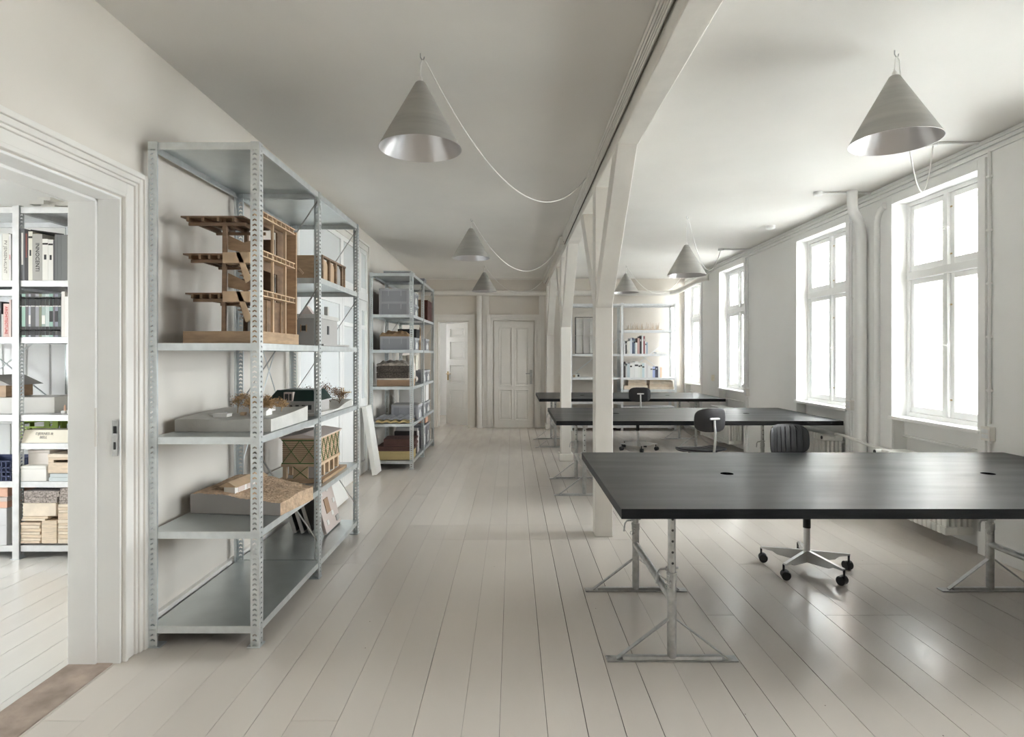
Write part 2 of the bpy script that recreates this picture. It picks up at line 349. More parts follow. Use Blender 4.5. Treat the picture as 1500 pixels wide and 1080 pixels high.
# ---- right wall: piers, lintels, aprons
WIN = [(.45, 1.40), (2.38, 3.38), (4.325, 5.30), (6.04, 7.08), (8.71, 9.73), (10.72, 11.66)]
SZ, HZ = .90, 2.79
wr = B(); yp = Y0
for a, b in WIN:
    wr.box(XR, 3.85, yp, a, -.02, 3.1); wr.box(XR, 3.85, a, b, HZ, 3.1); wr.box(3.52, 3.85, a, b, -.02, SZ - .02); yp = b
wr.box(XR, 3.85, yp, 12.0, -.02, 3.1)
struct('wall_right', wr, 'wall_r')
def window(n, a, b, detail=True):
    w = struct('window_%d' % n, B().box(3.515, 3.60, a, a + .035, SZ, HZ).box(3.515, 3.60, b - .035, b, SZ, HZ).box(3.515, 3.60, a + .035, b - .035, HZ - .035, HZ).box(3.515, 3.60, a + .035, b - .035, SZ - .02, SZ + .035), 'white', bevel=.003)
    mid = (a + b) / 2; tz = 2.14
    cs = B(); cw = .072
    cs.box(XR - .018, XR, a - cw, a - .002, 0, HZ + cw); cs.box(XR - .018, XR, b + .002, b + cw, 0, HZ + cw); cs.box(XR - .018, XR, a - .002, b + .002, HZ, HZ + cw)
    obj('casing', cs, 'wall_r', w, bevel=.003)
    obj('transom_bar', B().box(3.50, 3.58, a + .035, b - .035, tz - .035, tz + .035), 'white', w, bevel=.006)
    obj('mullion', B().box(3.505, 3.58, mid - .024, mid + .024, SZ + .035, tz - .035).box(3.505, 3.58, mid - .024, mid + .024, tz + .035, HZ - .035), 'white', w, bevel=.006)
    obj('window_sill', B().box(3.365, 3.52, a - .03, b + .03, SZ - .03, SZ), 'white', w, bevel=.006)
    obj('apron', B().box(3.49, 3.52, a + .002, b - .002, .735, SZ - .03).box(3.475, 3.52, a + .002, b - .002, .715, .735), 'wall_r', w, bevel=.004)
    obj('skirting', B().box(3.505, 3.52, a + .002, b - .002, 0, .12), 'wall_r', w)
    for (y0, y1) in ((a + .037, mid - .026), (mid + .026, b - .037)):
        for (z0, z1) in ((SZ + .037, tz - .037), (tz + .037, HZ - .037)):
            s = .042
            sa = obj('sash', B().box(3.53, 3.565, y0, y0 + s, z0, z1).box(3.53, 3.565, y1 - s, y1, z0, z1).box(3.53, 3.565, y0 + s, y1 - s, z1 - s, z1).box(3.53, 3.565, y0 + s, y1 - s, z0, z0 + s + .012), 'white', w, bevel=.003)
            obj('pane', B().box(3.546, 3.549, y0 + s, y1 - s, z0 + s, z1 - s), 'glass', sa)
            ou = obj('outer_sash', B().box(3.70, 3.74, y0 - .02, y0 + s, z0 - .02, z1 + .02).box(3.70, 3.74, y1 - s, y1 + .02, z0 - .02, z1 + .02).box(3.70, 3.74, y0 + s, y1 - s, z1 - s, z1 + .02).box(3.70, 3.74, y0 + s, y1 - s, z0 - .02, z0 + s), 'white', w)
            obj('pane', B().box(3.718, 3.721, y0 + s, y1 - s, z0 + s, z1 - s), 'glass', ou)
    obj('brick_reveal', B().box(3.75, 4.02, b - .004, b + .10, SZ, HZ), 'brick', w); obj('brick_reveal', B().box(3.75, 4.02, a - .10, a + .004, SZ, HZ), 'brick', w)
    if detail:
        for zz in (SZ + .62, tz + .33):
            obj('window_latch', B().tube([(3.505, mid, zz), (3.485, mid, zz)], .007, 8).tube([(3.486, mid - .05, zz - .004), (3.486, mid + .045, zz + .004)], .0055, 6).lathe([(0, -.009), (.009, 0), (0, .009)], 8, (3.486, mid - .055, zz)), 'white', w, smooth=True)
        for zz in (SZ + .18, SZ + .95, tz + .12, tz + .5):
            obj('hinge', B().box(3.527, 3.531, mid - .045, mid + .045, zz - .006, zz + .006), 'brass', w)
    return w
for i, (a, b) in enumerate(WIN):
    window(i + 1, a, b, i >= 2)
    portal((3.86, (a + b) / 2, (SZ + HZ) / 2), (0, PI / 2, 0), HZ - SZ, b - a)
# mouldings under the ceiling on the window wall
for k, (dz, pr) in enumerate(((.012, .016), (.045, .022), (.085, .016))):
    mb = B(); za, zb = ceil_z(Y0) - dz, ceil_z(YB) - dz
    mb.add([(XR - pr, Y0, za), (XR, Y0, za), (XR, YB, zb), (XR - pr, YB, zb), (XR - pr, Y0, za - .024), (XR, Y0, za - .024), (XR, YB, zb - .024), (XR - pr, YB, zb - .024)],
           [(0, 3, 2, 1), (4, 5, 6, 7), (0, 1, 5, 4), (1, 2, 6, 5), (2, 3, 7, 6), (3, 0, 4, 7)])
    struct('trim_%d' % (2 + k), mb, 'wall_r', label='thin painted cable strip along the top of the window wall')

# ---- back wall with two doors
O0, O1, OZ = -1.49, -.87, 2.10
wb = B()
wb.box(XL, O0, YB, YB + .23, -.02, 3.1); wb.box(O0, O1, YB, YB + .23, OZ, 3.1); wb.box(O1, .62, YB, YB + .23, -.02, 3.1); wb.box(.62, 3.85, YB, YB + .23, -.02, 3.1)
struct('wall_back', wb, 'wall')
struct('trim_5', B().box(XL, XR, YB - .06, YB, 2.70, 2.95), 'wall', label='boxed beam along the top of the back wall', bevel=.004)
struct('trim_6', B().box(XL + .01, .64, YB - .075, YB - .05, 2.915, 2.94), 'trim', label='cracked moulding under the ceiling at the back wall')
struct('trim_7', B().box(-.60, -.47, YB - .035, YB, 0, 2.69).box(-.62, -.45, YB - .05, YB, 0, .16), 'trim', bevel=.004, label='flat painted pilaster beside the closed panel door')
struct('trim_8', B().box(XL, XL + .06, YB - .03, YB, 0, 2.69).box(.52, .62, YB - .035, YB, 0, 2.69), 'trim', label='corner boards of the back wall')
def back_casing(parent, xa, xb, zt):
    for i, o, p in ((.012, .07, .05), (.07, .13, .065)):
        mb = B(); mb.box(xb + i, xb + o, YB - p, YB, 0, zt + o); mb.box(xa - o, xa - i, YB - p, YB, 0, zt + o); mb.box(xa - i, xb + i, YB - p, YB, zt + i, zt + o)
        obj('moulding', mb, 'trim', parent, bevel=.004)
d3 = struct('door_3', B().box(O0, O0 + .02, YB, YB + .23, 0, OZ).box(O1 - .02, O1, YB, YB + .23, 0, OZ).box(O0, O1, YB, YB + .23, OZ - .02, OZ), 'trim', label='doorway with its white panelled door standing ajar')
back_casing(d3, O0, O1, OZ)
def panel_door(name, parent, w, h, panels, t=.04, m='white'):
    """leaf in x 0..w, y 0..t (front at y=0), raised mouldings round sunk panels (x0,x1,z0,z1)"""
    xs = sorted({0, w} | {p[0] for p in panels} | {p[1] for p in panels}); zs = sorted({0, h} | {p[2] for p in panels} | {p[3] for p in panels})
    mb = B()
    for xa, xb in zip(xs[:-1], xs[1:]):
        for za, zb in zip(zs[:-1], zs[1:]):
            cx, cz = (xa + xb) / 2, (za + zb) / 2
            sunk = any(p[0] < cx < p[1] and p[2] < cz < p[3] for p in panels)
            mb.box(xa, xb, .020 if sunk else 0, t, za, zb)
    o = obj(name, mb, m, parent)
    for p in panels:
        q = B(); b_ = .018
        q.box(p[0], p[0] + b_, -.006, .020, p[2], p[3]).box(p[1] - b_, p[1], -.006, .020, p[2], p[3]).box(p[0] + b_, p[1] - b_, -.006, .020, p[2], p[2] + b_).box(p[0] + b_, p[1] - b_, -.006, .020, p[3] - b_, p[3])
        obj('panel_moulding', q, m, o, bevel=.004)
        obj('panel', B().box(p[0] + .05, p[1] - .05, .008, .021, p[2] + .05, p[3] - .05), m, o, bevel=.004)
    return o
lw = .60
op = panel_door('door_leaf', d3, lw, 2.06, [(.09, lw - .09, .30, .72), (.09, lw - .09, .84, 1.22), (.09, lw - .09, 1.32, 1.70), (.09, lw - .09, 1.78, 1.97)])
# hinged on the right jamb, swung away into the room beyond
ang = PI - math.radians(36)
op.rotation_euler = (0, 0, math.radians(-36)); op.location = (O1 - .02 - lw * math.cos(math.radians(36)), YB + .19 + lw * math.sin(math.radians(36)), .015)
obj('door_handle', B().tube([(.05, 0, 1.03), (.05, -.05, 1.03), (.17, -.055, 1.03)], .009, 8).box(.03, .07, -.006, 0, .9, 1.08), 'brass', op, smooth=True)
DX0, DX1 = -.375, .415
d4 = struct('door_4', B().box(DX0 - .0, DX1, YB - .01, YB, 0, OZ), 'trim', label='closed white door with four raised panels')
back_casing(d4, DX0, DX1, OZ)
W4 = DX1 - DX0 - .02
cd = panel_door('door_leaf', d4, W4, 2.06, [(.09, .365, .80, 1.96), (W4 - .365, W4 - .09, .80, 1.96), (.09, .365, .12, .74), (W4 - .365, W4 - .09, .12, .74)], t=.035, m='trim')
cd.location = (DX0 + .01, YB - .046, .02)
obj('door_handle', B().tube([(W4 - .045, 0, 1.05), (W4 - .045, -.05, 1.05), (W4 - .15, -.055, 1.05)], .010, 8).box(W4 - .07, W4 - .02, -.008, 0, .84, 1.12), 'zinc', cd, smooth=True)
obj('doorstep', B().box(DX0 - .1, DX1 + .1, YB - .05, YB, 0, .022), 'timber', d4)

# ---- room behind the open door and room to the left, lit by their own windows
rb = B(); rb.box(-2.3, -2.07, YB + .23, 12.5, -.02, 3.1).box(-2.3, -2.07, 13.0, 14.3, -.02, 3.1).box(-2.3, -2.07, 12.5, 13.0, -.02, 1.2).box(-2.3, -2.07, 12.5, 13.0, 2.1, 3.1)
rb.box(-2.3, .3, 14.1, 14.3, -.02, 3.1); rb.box(.1, .3, YB + .23, 14.1, -.02, 3.1)
struct('wall_back_room', rb, 'wall_r'); portal((-2.31, 12.75, 1.65), (0, -PI / 2, 0), .9, .5)
r2 = B()
r2.box(-6.3, -6.07, .5, 2.2, -.02, 3.1).box(-6.3, -6.07, 3.3, 5.0, -.02, 3.1).box(-6.3, -6.07, 2.2, 3.3, -.02, .9).box(-6.3, -6.07, 2.2, 3.3, 2.3, 3.1)
r2.box(-6.07, -2.07, .5, .7, -.02, 3.1).box(-6.07, -2.07, 4.82, 5.02, -.02, 3.1)
struct('wall_side_room', r2, 'wall_r'); portal((-6.31, 2.75, 1.6), (0, -PI / 2, 0), 1.4, 1.1)
w9 = struct('window_7', B().box(-6.2, -6.12, 2.2, 3.3, .9, .96).box(-6.2, -6.12, 2.2, 3.3, 2.24, 2.3).box(-6.2, -6.12, 2.2, 2.26, .96, 2.24).box(-6.2, -6.12, 3.24, 3.3, .96, 2.24).box(-6.2, -6.12, 2.72, 2.78, .96, 2.24), 'white')
obj('pane', B().box(-6.165, -6.16, 2.26, 3.24, .96, 2.24), 'glass', w9)
d5 = struct('door_5', B().box(-4.35, -3.15, 4.79, 4.82, 0, 2.35), 'white', label='white board-panelled door behind the bookcase in the side room')
for i in range(5): obj('board', B().box(-4.28 + i * .19, -4.105 + i * .19, 4.775, 4.792, 1.0, 2.2), 'white', d5, bevel=.004)
for i in range(3): obj('panel_moulding', B().box(-4.28 + i * .32, -4.0 + i * .32, 4.772, 4.792, .55, .92).box(-4.25 + i * .32, -4.03 + i * .32, 4.765, 4.775, .58, .89), 'white', d5, bevel=.006)
obj('pilaster', B().box(-3.30, -3.17, 4.755, 4.82, 0, 2.6), 'white', d5, bevel=.004)
struct('wall_near', B().box(-2.3, 3.85, Y0 - .2, Y0, -.02, 3.1), 'wall')
# courtyard outside the windows
struct('courtyard_ground', B().box(3.86, 60, -40, 60, -4.2, -4.0).box(-60, -6.32, -40, 60, -4.2, -4.0), 'ground')

# ---- timber frame down the middle of the room
PX0, PX1, BZ = .655, .795, 2.785
bmz = B(); za, zb = ceil_z(Y0), ceil_z(YB)
bmz.add([(PX0, Y0, BZ), (PX1, Y0, BZ), (PX1, YB, BZ - .02), (PX0, YB, BZ - .02), (PX0, Y0, za + .01), (PX1, Y0, za + .01), (PX1, YB, zb + .01), (PX0, YB, zb + .01)],
        [(0, 3, 2, 1), (4, 5, 6, 7), (0, 1, 5, 4), (1, 2, 6, 5), (2, 3, 7, 6), (3, 0, 4, 7)])
beam = struct('ceiling_beam', bmz, 'timber', bevel=.008, label='long painted timber beam running under the ceiling')
for k, (zz, r) in enumerate(((.02, .013), (.055, .011), (.085, .008), (.11, .008), (.135, .008))):
    ya, yb = Y0 + .1, (YB - .1 if k < 3 else 7.4)
    obj('cable_strip', B().tube([(PX0 - .012, y_, ceil_z(y_) - zz) for y_ in (ya, 2, 4, 6, 8, yb)] if yb > 8 else [(PX0 - .012, y_, ceil_z(y_) - zz) for y_ in (ya, 2, 4, 6, yb)], r, 6), 'timber', beam)
    obj('strip_seam', B().tube([(PX0 - .009, y_, ceil_z(y_) - zz - .016) for y_ in (ya, 3, yb)], .0045, 5), 'seam', beam)
obj('beam_cover', B().box(PX0 - .06, PX0, 7.5, YB - .1, 2.84, 2.935), 'timber', beam)
def post(y, zc, front=True, back=True, plinth=False):
    mb = B().box(PX0, PX1, y, y + .15, 0, BZ)
    p = struct('timber_post', mb, 'timber', bevel=.006, label=zc)
    t = .13
    for s, on in ((-1, front), (1, back)):
        if not on: continue
        yf = y if s < 0 else y + .15
        # knee brace: from the post at 1.82 up to the beam about 1 m away
        poly = [(yf, 1.815), (yf + s * .97, BZ - .002), (yf + s * .97 - s * .20, BZ - .002), (yf, 2.03)]
        obj('knee_brace', B().prism(poly, 'x', PX0 + .008, PX1 - .006), 'timber', p, bevel=.005)
    if plinth: obj('plinth', B().box(PX0 - .025, PX1 + .025, y - .025, y + .175, 0, .10), 'timber', p, bevel=.006)
    return p
post(4.71, 'near white timber post with knee braces beside the long desks')
post(8.06, 'middle white timber post with a plinth and knee braces', plinth=True)
post(11.45, 'far white timber post against the back wall', back=False, plinth=True)

# ================================================================== SHELVING
def post_mesh(h, name, w=.042):
    """L-profile upright with punched chevron slots in both flanges; corner at the origin, flanges along +x and +y"""
    n = int(h / .025); p = h / n; mb = B()
    def flange(fx):
        def V(u, z): return (u, 0, z) if fx else (0, u, z)
        vs = []; fs = []
        for i in range(n + 1): vs += [V(0, i * p), V(w, i * p)]
        c = w * .55; a = .0105
        for i in range(n):
            o = len(vs); z = i * p + p * .22
            vs += [V(c - a, z), V(c, z + .006), V(c + a, z), V(c + a, z + .0085), V(c, z + .0145), V(c - a, z + .0085)]
            A, Bq, Cq, D = 2 * i, 2 * i + 1, 2 * i + 3, 2 * i + 2
            fs += [(A, o, o + 5, D), (Bq, Cq, o + 3, o + 2), (A, Bq, o + 2, o + 1, o), (D, o + 5, o + 4, o + 3, Cq)]
        mb.add(vs, fs)
    flange(True); flange(False)
    # returned lip along each flange edge
    mb.box(w, w + .002, 0, .012, 0, h); mb.box(0, .012, w, w + .002, 0, h)
    me = bpy.data.meshes.new(name); me.from_pydata(mb.v, [], mb.f); me.materials.append(M['galv']); me.update(); return me
POST = post_mesh(2.5, 'upright')
def tray(lx, ly, m=('galv', 'galv_s'), h=.036):
    mb = B(); t = .002
    mb.box(0, lx, 0, ly, -t, 0, 1)
    mb.box(0, lx, 0, t, -h, -t).box(0, lx, ly - t, ly, -h, -t).box(0, t, t, ly - t, -h, -t).box(lx - t, lx, t, ly - t, -h, -t)
    mb.box(t, lx - t, t, .014, -h, -h + t).box(t, lx - t, ly - .014, ly - t, -h, -h + t).box(t, .014, .014, ly - .014, -h, -h + t).box(lx - .014, lx - t, .014, ly - .014, -h, -h + t)
    return mb.mesh('shelf_board', m)
FOOT = B().box(-.004, .06, -.004, .06, 0, .006).box(.004, .03, .004, .03, .006, .03).mesh('foot', 'galv')
def uprights(t, spots, h):
    for (x, y, q) in spots:
        o = link('upright', POST, t, (x, y, 0), (0, 0, q * PI / 2), (1, 1, h / 2.5))
        link('foot', FOOT, o)

def rack_along_y(label, y0, ys, levels, extra, h=2.5, xa=-1.80, xb=-1.25, braces=True):
    """shelving unit whose bays follow each other away from the viewer, against the left wall"""
    t = thing('shelving_unit', label, 'shelving', (xa, y0, 0))
    W = xb - xa; sp = []
    for i, y in enumerate(ys):
        yy = y - y0
        if i == 0: sp += [(0, yy, 0), (W, yy, 1)]
        else: sp += [(0, yy + .0, 3), (W, yy + .0, 2)]
    uprights(t, sp, h)
    for i in range(len(ys) - 1):
        L = ys[i + 1] - ys[i] - .012; me = tray(W - .012, L)
        for z in levels + extra.get(i, []):
            link('shelf_board', me, t, (.006, ys[i] - y0 + .006, z))
    for i, y in enumerate(ys[1:]):
        yy = y - y0 - .012
        for (xa_, z0, xb_, z1) in ((W - .02, h - .05, .02, h - .82), (W - .02, 1.88, .02, 1.12), (.02, .98, W - .02, .23)):
            obj('brace_rod', B().bar((xa_, yy, z0), (xb_, yy, z1), .003, .016, up=(0, 1, 0)), 'zinc', t)
    a, b = ys[-2] - y0 + .03, ys[-1] - y0 - .03
    for s in (0, 1):
        z0, z1 = (.72, 1.95) if s else (1.95, .72)
        obj('cross_brace', B().tube([(.012 + .004 * s, a, z0), (.012 + .004 * s, b, z1)], .004, 6), 'galv', t)
    return t
S1Y = [2.93, 3.88, 4.83]
rack_along_y('tall galvanised shelving unit full of architectural models beside the open doorway', 2.93, S1Y, [.105, .573, 1.04, 1.505, 2.498], {1: [1.95]})
S2Y = [7.46, 8.40, 9.45]
rack_along_y('galvanised shelving unit packed with grey crates further down the left wall', 7.46, S2Y, [.105, .573, 1.04, 1.505, 1.95, 2.47], {}, h=2.48)

def rack_along_x(label, x0, xs, y0, d, levels, h, skip={}):
    t = thing('shelving_unit', label, 'shelving', (x0, y0, 0)); sp = []
    for i, x in enumerate(xs):
        q = x - x0
        if i == 0: sp += [(q, 0, 0), (q, d, 3)]
        else: sp += [(q, 0, 1), (q, d, 2)]
    uprights(t, sp, h)
    for i in range(len(xs) - 1):
        me = tray(xs[i + 1] - xs[i] - .012, d - .012, ('galv_w', 'galv_w'), .042)
        for z in levels[i]:
            link('shelf_board', me, t, (xs[i] - x0 + .006, .006, z))
    for i, x in enumerate(xs[:-1]):
        a, b = x - x0 + .03, xs[i + 1] - x0 - .03
        for s in (0, 1):
            obj('cross_brace', B().tube([(a, d - .008 - .006 * s, 1.75 if s else 1.0), (b, d - .008 - .006 * s, 1.0 if s else 1.75)], .006, 6), 'galv', t)
    # flat cover strip on each front upright, as it shows its plain face
    for i, x in enumerate(xs):
        obj('upright_face', B().box(x - x0 - (.0 if i == 0 else .046), x - x0 + (.046 if i == 0 else 0), -.0035, -.0005, 0, h), 'galv_w', t)
    return t
SRY = 4.19
rack_along_x('pale steel bookcase with books and boxes in the side room', -4.50, [-4.50, -3.482, -2.50], SRY, .5,
             [[.097, .55, 1.02, 1.57, 1.905, 1.97, 2.49], [.097, .55, .82, 1.02, 1.57, 1.97, 2.49]], 2.5)
FBY = 11.22
rack_along_x('pale steel bookcase against the far wall behind the last desk', 1.08, [1.08, 2.09, 3.10], FBY, .42,
             [[.10, .55, 1.01, 1.455, 2.405], [.10, .45, .78, 1.005, 1.455, 1.91, 2.405]], 2.42)

# ================================================================== DESKS
def trestle_leg(t, x, y, ht):
    z1 = .416
    col = obj('leg_column', B().tube([(x, y, .012), (x, y, z1)], .0215, 16).tube([(x, y, z1), (x, y, ht)], .018, 16), 'zinc', t, smooth=True)
    for k in range(5):
        z = .462 + k * .052
        obj('pin_hole', B().tube([(x, y - .0186, z), (x, y - .0175, z)], .006, 10), 'ink', col)
    obj('collar', B().lathe([(.0215, -.02), (.0245, -.02), (.0245, .02), (.0215, .02)], 16, (x, y, z1 - .02)), 'zinc', col, smooth=True)
    obj('locking_pin', B().tube([(x + .03, y, z1 + .02), (x - .055, y, z1 + .012), (x - .068, y - .005, z1 - .003), (x - .075, y - .012, z1 - .05)], .0055, 8), 'zinc', col, smooth=True)
    ch = B()
    for k in range(8):
        a = k / 7; cx = x - .032 + .02 * math.sin(a * PI); cz = z1 + .025 - .085 * math.sin(a * PI * .62); cyy = y - .024 - .004 * (k % 2)
        ring = [(cx + .008 * math.cos(2 * PI * j / 8) * (1 if k % 2 else .5), cyy + (.006 * math.cos(2 * PI * j / 8) if not k % 2 else 0), cz + .010 * math.sin(2 * PI * j / 8)) for j in range(9)]
        ch.tube(ring, .0018, 5)
    obj('chain', ch, 'zinc', col, smooth=True)
    obj('foot_plate', B().box(x - .31, x + .31, y - .028, y + .028, 0, .007).prism([(y - .022, .007), (y + .022, .007), (y + .012, .02), (y - .012, .02)], 'x', x - .235, x + .235), 'zinc', col, bevel=.002)
    for s in (-1, 1):
        obj('foot_brace', B().bar((x + s * .262, y - .006, .010), (x + s * .018, y - .006, .195), .026, .005, up=(-s * .6, 0, .8)), 'zinc', col)
    return col
def desk(label, x0, x1, y0, y1, ly, lx, zt=.78):
    t = thing('desk', label, 'desk', ((x0 + x1) / 2, (y0 + y1) / 2, 0), group='long black trestle desks')
    cx, cyy = (x0 + x1) / 2, (y0 + y1) / 2
    hx, hy = (x1 - x0) / 2, (y1 - y0) / 2
    holes = [(-hx + .73, .02), (hx - .68, .02)]
    th = .044
    top = obj('tabletop', B().box(-hx, hx, -hy, hy, zt - th, zt - .003, 0).box(-hx, hx, -hy, hy, zt - .003, zt, 1), ('desk_edge', 'desk'), t)
    for (gx, gy) in holes:
        obj('cable_grommet', B().lathe([(.001, .0012), (.034, .0012), (.036, 0)], 20, (gx, gy, zt)), 'void', top)
    for xx in lx:
        for yy in ly: trestle_leg(t, xx - cx, yy - cyy, zt - th - .03)
        obj('crossbar', B().tube([(xx - cx, ly[0] - cyy, .285), (xx - cx, ly[1] - cyy, .285)], .019, 14), 'zinc', t, smooth=True)
        obj('top_bearer', B().box(xx - cx - .02, xx - cx + .02, ly[0] - cyy - .10, ly[1] - cyy + .10, zt - th - .035, zt - th), 'zinc', t)
    return t
desk('nearest long black trestle desk with two round cable holes', .471, 3.345, 2.57, 4.05, (2.82, 3.645), (.755, 2.93))
desk('middle long black trestle desk, its left end in front of the plinthed post', .437, 3.315, 5.95, 7.42, (6.10, 6.92), (.737, 2.91))
desk('farthest long black trestle desk, in front of the far bookcase', .40, 3.20, 8.92, 10.38, (9.24, 10.15), (.66, 2.85))

# ================================================================== SWIVEL CHAIRS
def shell(a, b, nu, nv, surf, thick, ntop=2.7, nbot=3.6):
    """closed rounded plate; surf(u, v, x, w) -> (point, normal) ; front side grooved by surf's caller"""
    mb = B(); vs = []; fs = []
    rows = [math.sin((-1 + 2 * j / nv) * PI / 2 * .985) for j in range(nv + 1)]
    for side in (1, -1):
        for v in rows:
            n = ntop if v > 0 else nbot
            w = max(0.03, (1 - abs(v) ** n)) ** (1 / n)
            for i in range(nu + 1):
                u = -1 + 2 * i / nu
                vs.append(surf(u * w, v, side, u))
    K = (nv + 1) * (nu + 1); R = nu + 1
    for s in (0, 1):
        for j in range(nv):
            for i in range(nu):
                q = (s * K + j * R + i, s * K + j * R + i + 1, s * K + (j + 1) * R + i + 1, s * K + (j + 1) * R + i)
                fs.append(q if s == 0 else q[::-1])
    for j in range(nv):
        fs.append((j * R, (j + 1) * R, K + (j + 1) * R, K + j * R)); fs.append((j * R + nu, K + j * R + nu, K + (j + 1) * R + nu, (j + 1) * R + nu))
    for i in range(nu):
        fs.append((i, K + i, K + i + 1, i + 1)); j = nv; fs.append((j * R + i, j * R + i + 1, K + j * R + i + 1, K + j * R + i))
    return mb.add(vs, fs)
def groove(u): return -.0045 * max(0.0, math.cos(u * PI * 8)) ** 8 if abs(u) < .93 else 0
def back_surf(u, v, side, uu):
    x = .162 * u; z = .108 * v; y = -.055 * (u * u) + .012 * (1 - v) * .5      # concave towards -y (the sitter)
    t = .011 * (1 - .55 * max(abs(uu), abs(v)) ** 4)
    y += (-t + (-groove(u) if abs(v) < .8 else 0)) if side > 0 else t
    return (x, y, z)
def seat_surf(u, v, side, uu):
    x = .21 * u; y = -.20 * v
    z = .022 * u * u + (.02 * max(0, -v) ** 2) - .045 * max(0, v - .45) ** 2 * 3
    t = .014 * (1 - .5 * max(abs(uu), abs(v)) ** 4)
    z += (t + (groove(u) if abs(v) < .85 else 0)) if side > 0 else -t
    return (x, y, z)
SEAT = shell(0, 0, 200, 22, seat_surf, 0).mesh('seat', 'chairblk', True)
BACK = shell(0, 0, 200, 18, back_surf, 0, 3.1, 4.2).mesh('backrest', 'chairblk', True)
for me in (SEAT, BACK):
    me.polygons.foreach_set('use_smooth', [True] * len(me.polygons))
LEG = B().prism([(.012, .055), (.185, .072), (.215, .090), (.29, .094), (.29, .106), (.012, .135)], 'y', -.011, .011).mesh('base_leg', 'alu')
CAST = B()
for s in (-1, 1): CAST.tube([(0, s * .006, .027), (0, s * .022, .027)], .027, 18)
CAST.tube([(0, -.023, .031), (0, .023, .031)], .029, 18, caps=False).tube([(0.012, 0, .05), (0.012, 0, .098)], .007, 8)
CAST = CAST.mesh('castor', 'black', True)
def chair(label, x, y, face, base0, castor_turn=(20, -60, 100, -30, 150)):
    """face: heading of the sitter, degrees from +x"""
    t = thing('swivel_chair', label, 'chair', (x, y, 0), 0, 'black swivel chairs at the desks')
    for k in range(5):
        a = math.radians(base0 + 72 * k)
        l = link('base_leg', LEG, t, (0, 0, 0), (0, 0, a))
        link('castor', CAST, l, (.277, 0, 0), (0, 0, math.radians(castor_turn[k])))
    obj('column', B().tube([(0, 0, .06), (0, 0, .285)], .0205, 18), 'alu', t, smooth=True)
    obj('column_sleeve', B().tube([(0, 0, .285), (0, 0, .50)], .024, 18), 'black', t, smooth=True)
    r = math.radians(face + 90)        # local -y is the sitting direction
    def L(p): return (p[0] * math.cos(r) - p[1] * math.sin(r), p[0] * math.sin(r) + p[1] * math.cos(r), p[2])
    obj('seat_plate', B().box(-.07, .07, -.09, .10, .50, .525).tube([(-.10, 0, .51), (-.19, 0, .515)], .006, 8), 'black', t, rot=(0, 0, r), bevel=.006)
    link('seat', SEAT, t, (0, 0, .545), (0, 0, r))
    link('backrest', BACK, t, L((0, .205, .85)), (math.radians(-6), 0, r))
    st = obj('back_stem', B().tube([(0, .02, .508), (0, .17, .505), (0, .215, .53), (0, .232, .60), (0, .245, .72), (0, .232, .80), (0, .228, .862)], [.012, .012, .0115, .011, .011, .0105, .010], 10), 'alu', t, smooth=True, rot=(0, 0, r))
    obj('back_bracket', B().box(-.045, .045, .220, .240, .852, .872).tube([(-.05, .234, .862), (.05, .234, .862)], .009, 10), 'alu', st, bevel=.003)
    obj('embossed_mark', B().box(-.03, .03, .2165, .2185, .905, .909).box(-.03, .03, .2165, .2185, .916, .920), 'black', st)
    return t
chair('black swivel chair with a ribbed backrest tucked behind the nearest desk, facing the viewer', 1.976, 3.99, -74, 1.5, (-80, 60, 20, -50, 15))
chair('black swivel chair seen from behind, pulled out in front of the middle desk', 1.765, 5.60, 106, 20)
chair('black swivel chair seen from behind at the farthest desk', 1.90, 9.02, 88, 54)

# ================================================================== PENDANT LAMPS
def swag(a, b, sag, n=28, pre=None):
    a = Vector(a); b = Vector(b)
    pts = [a + (b - a) * (i / n) - Vector((0, 0, 4 * sag * (i / n) * (1 - i / n))) for i in range(n + 1)]
    return ([Vector(p) for p in pre] if pre else []) + pts
def lamp(label, x, y, zb, za, end, sag):
    zc = ceil_z(y)
    t = thing('pendant_lamp', label, 'lamp', (x, y, zb), 0, 'grey cone pendant lamps')
    h = za - zb
    n = 64
    R = .213
    sh = obj('shade', B().lathe([(.019, h - .006), (.022, h), (.026, h - .004), (R, 0), (R - .0025, .0), (.023, h - .012)], n, mis=[0, 0, 0, 1, 1]), ('shade_out', 'shade_in'), t, smooth=True)
    obj('cord_grip', B().lathe([(.012, 0), (.012, .02), (.005, .035)], 12, (0, 0, h - .004)), 'cord', t, smooth=True)
    so = obj('lamp_holder', B().tube([(0, 0, h - .13), (0, 0, h - .01)], .019, 14), 'white', t, smooth=True)
    obj('bulb', B().lathe([(0.0005, -.055), (.022, -.046), (.031, -.02), (.028, .005), (.014, .03), (.013, .05)], 16, (0, 0, h - .175)), 'white_m', so, smooth=True)
    hk = (0, 0, zc - zb)
    obj('ceiling_hook', B().tube([(0, 0, hk[2]), (0, 0, hk[2] - .02), (.008, 0, hk[2] - .034), (.018, 0, hk[2] - .03), (.02, 0, hk[2] - .018)], .003, 6), 'zinc', t, smooth=True)
    rel = Vector(end) - Vector((x, y, zb))
    pts = swag((.03, 0.01, hk[2] - .045), rel, sag, pre=[(0, 0, h + .02), (0, 0, hk[2] - .10), (.004, 0, hk[2] - .045), (.014, .003, hk[2] - .030)])
    obj('cord', B().tube(pts, .0042, 7), 'cord', t, smooth=True)
    return t
cb = PX0 - .02
lamp('grey cone pendant lamp nearest the tall model shelves, with a long white swagged cord', -.477, 3.07, 2.51, 2.855, (cb, 5.1, 2.97), .43)
lamp('grey cone pendant lamp hanging over the nearest desk, its cord looping below the shade', 1.955, 3.04, 2.535, 2.873, (3.06, 4.32, 2.985), .50)
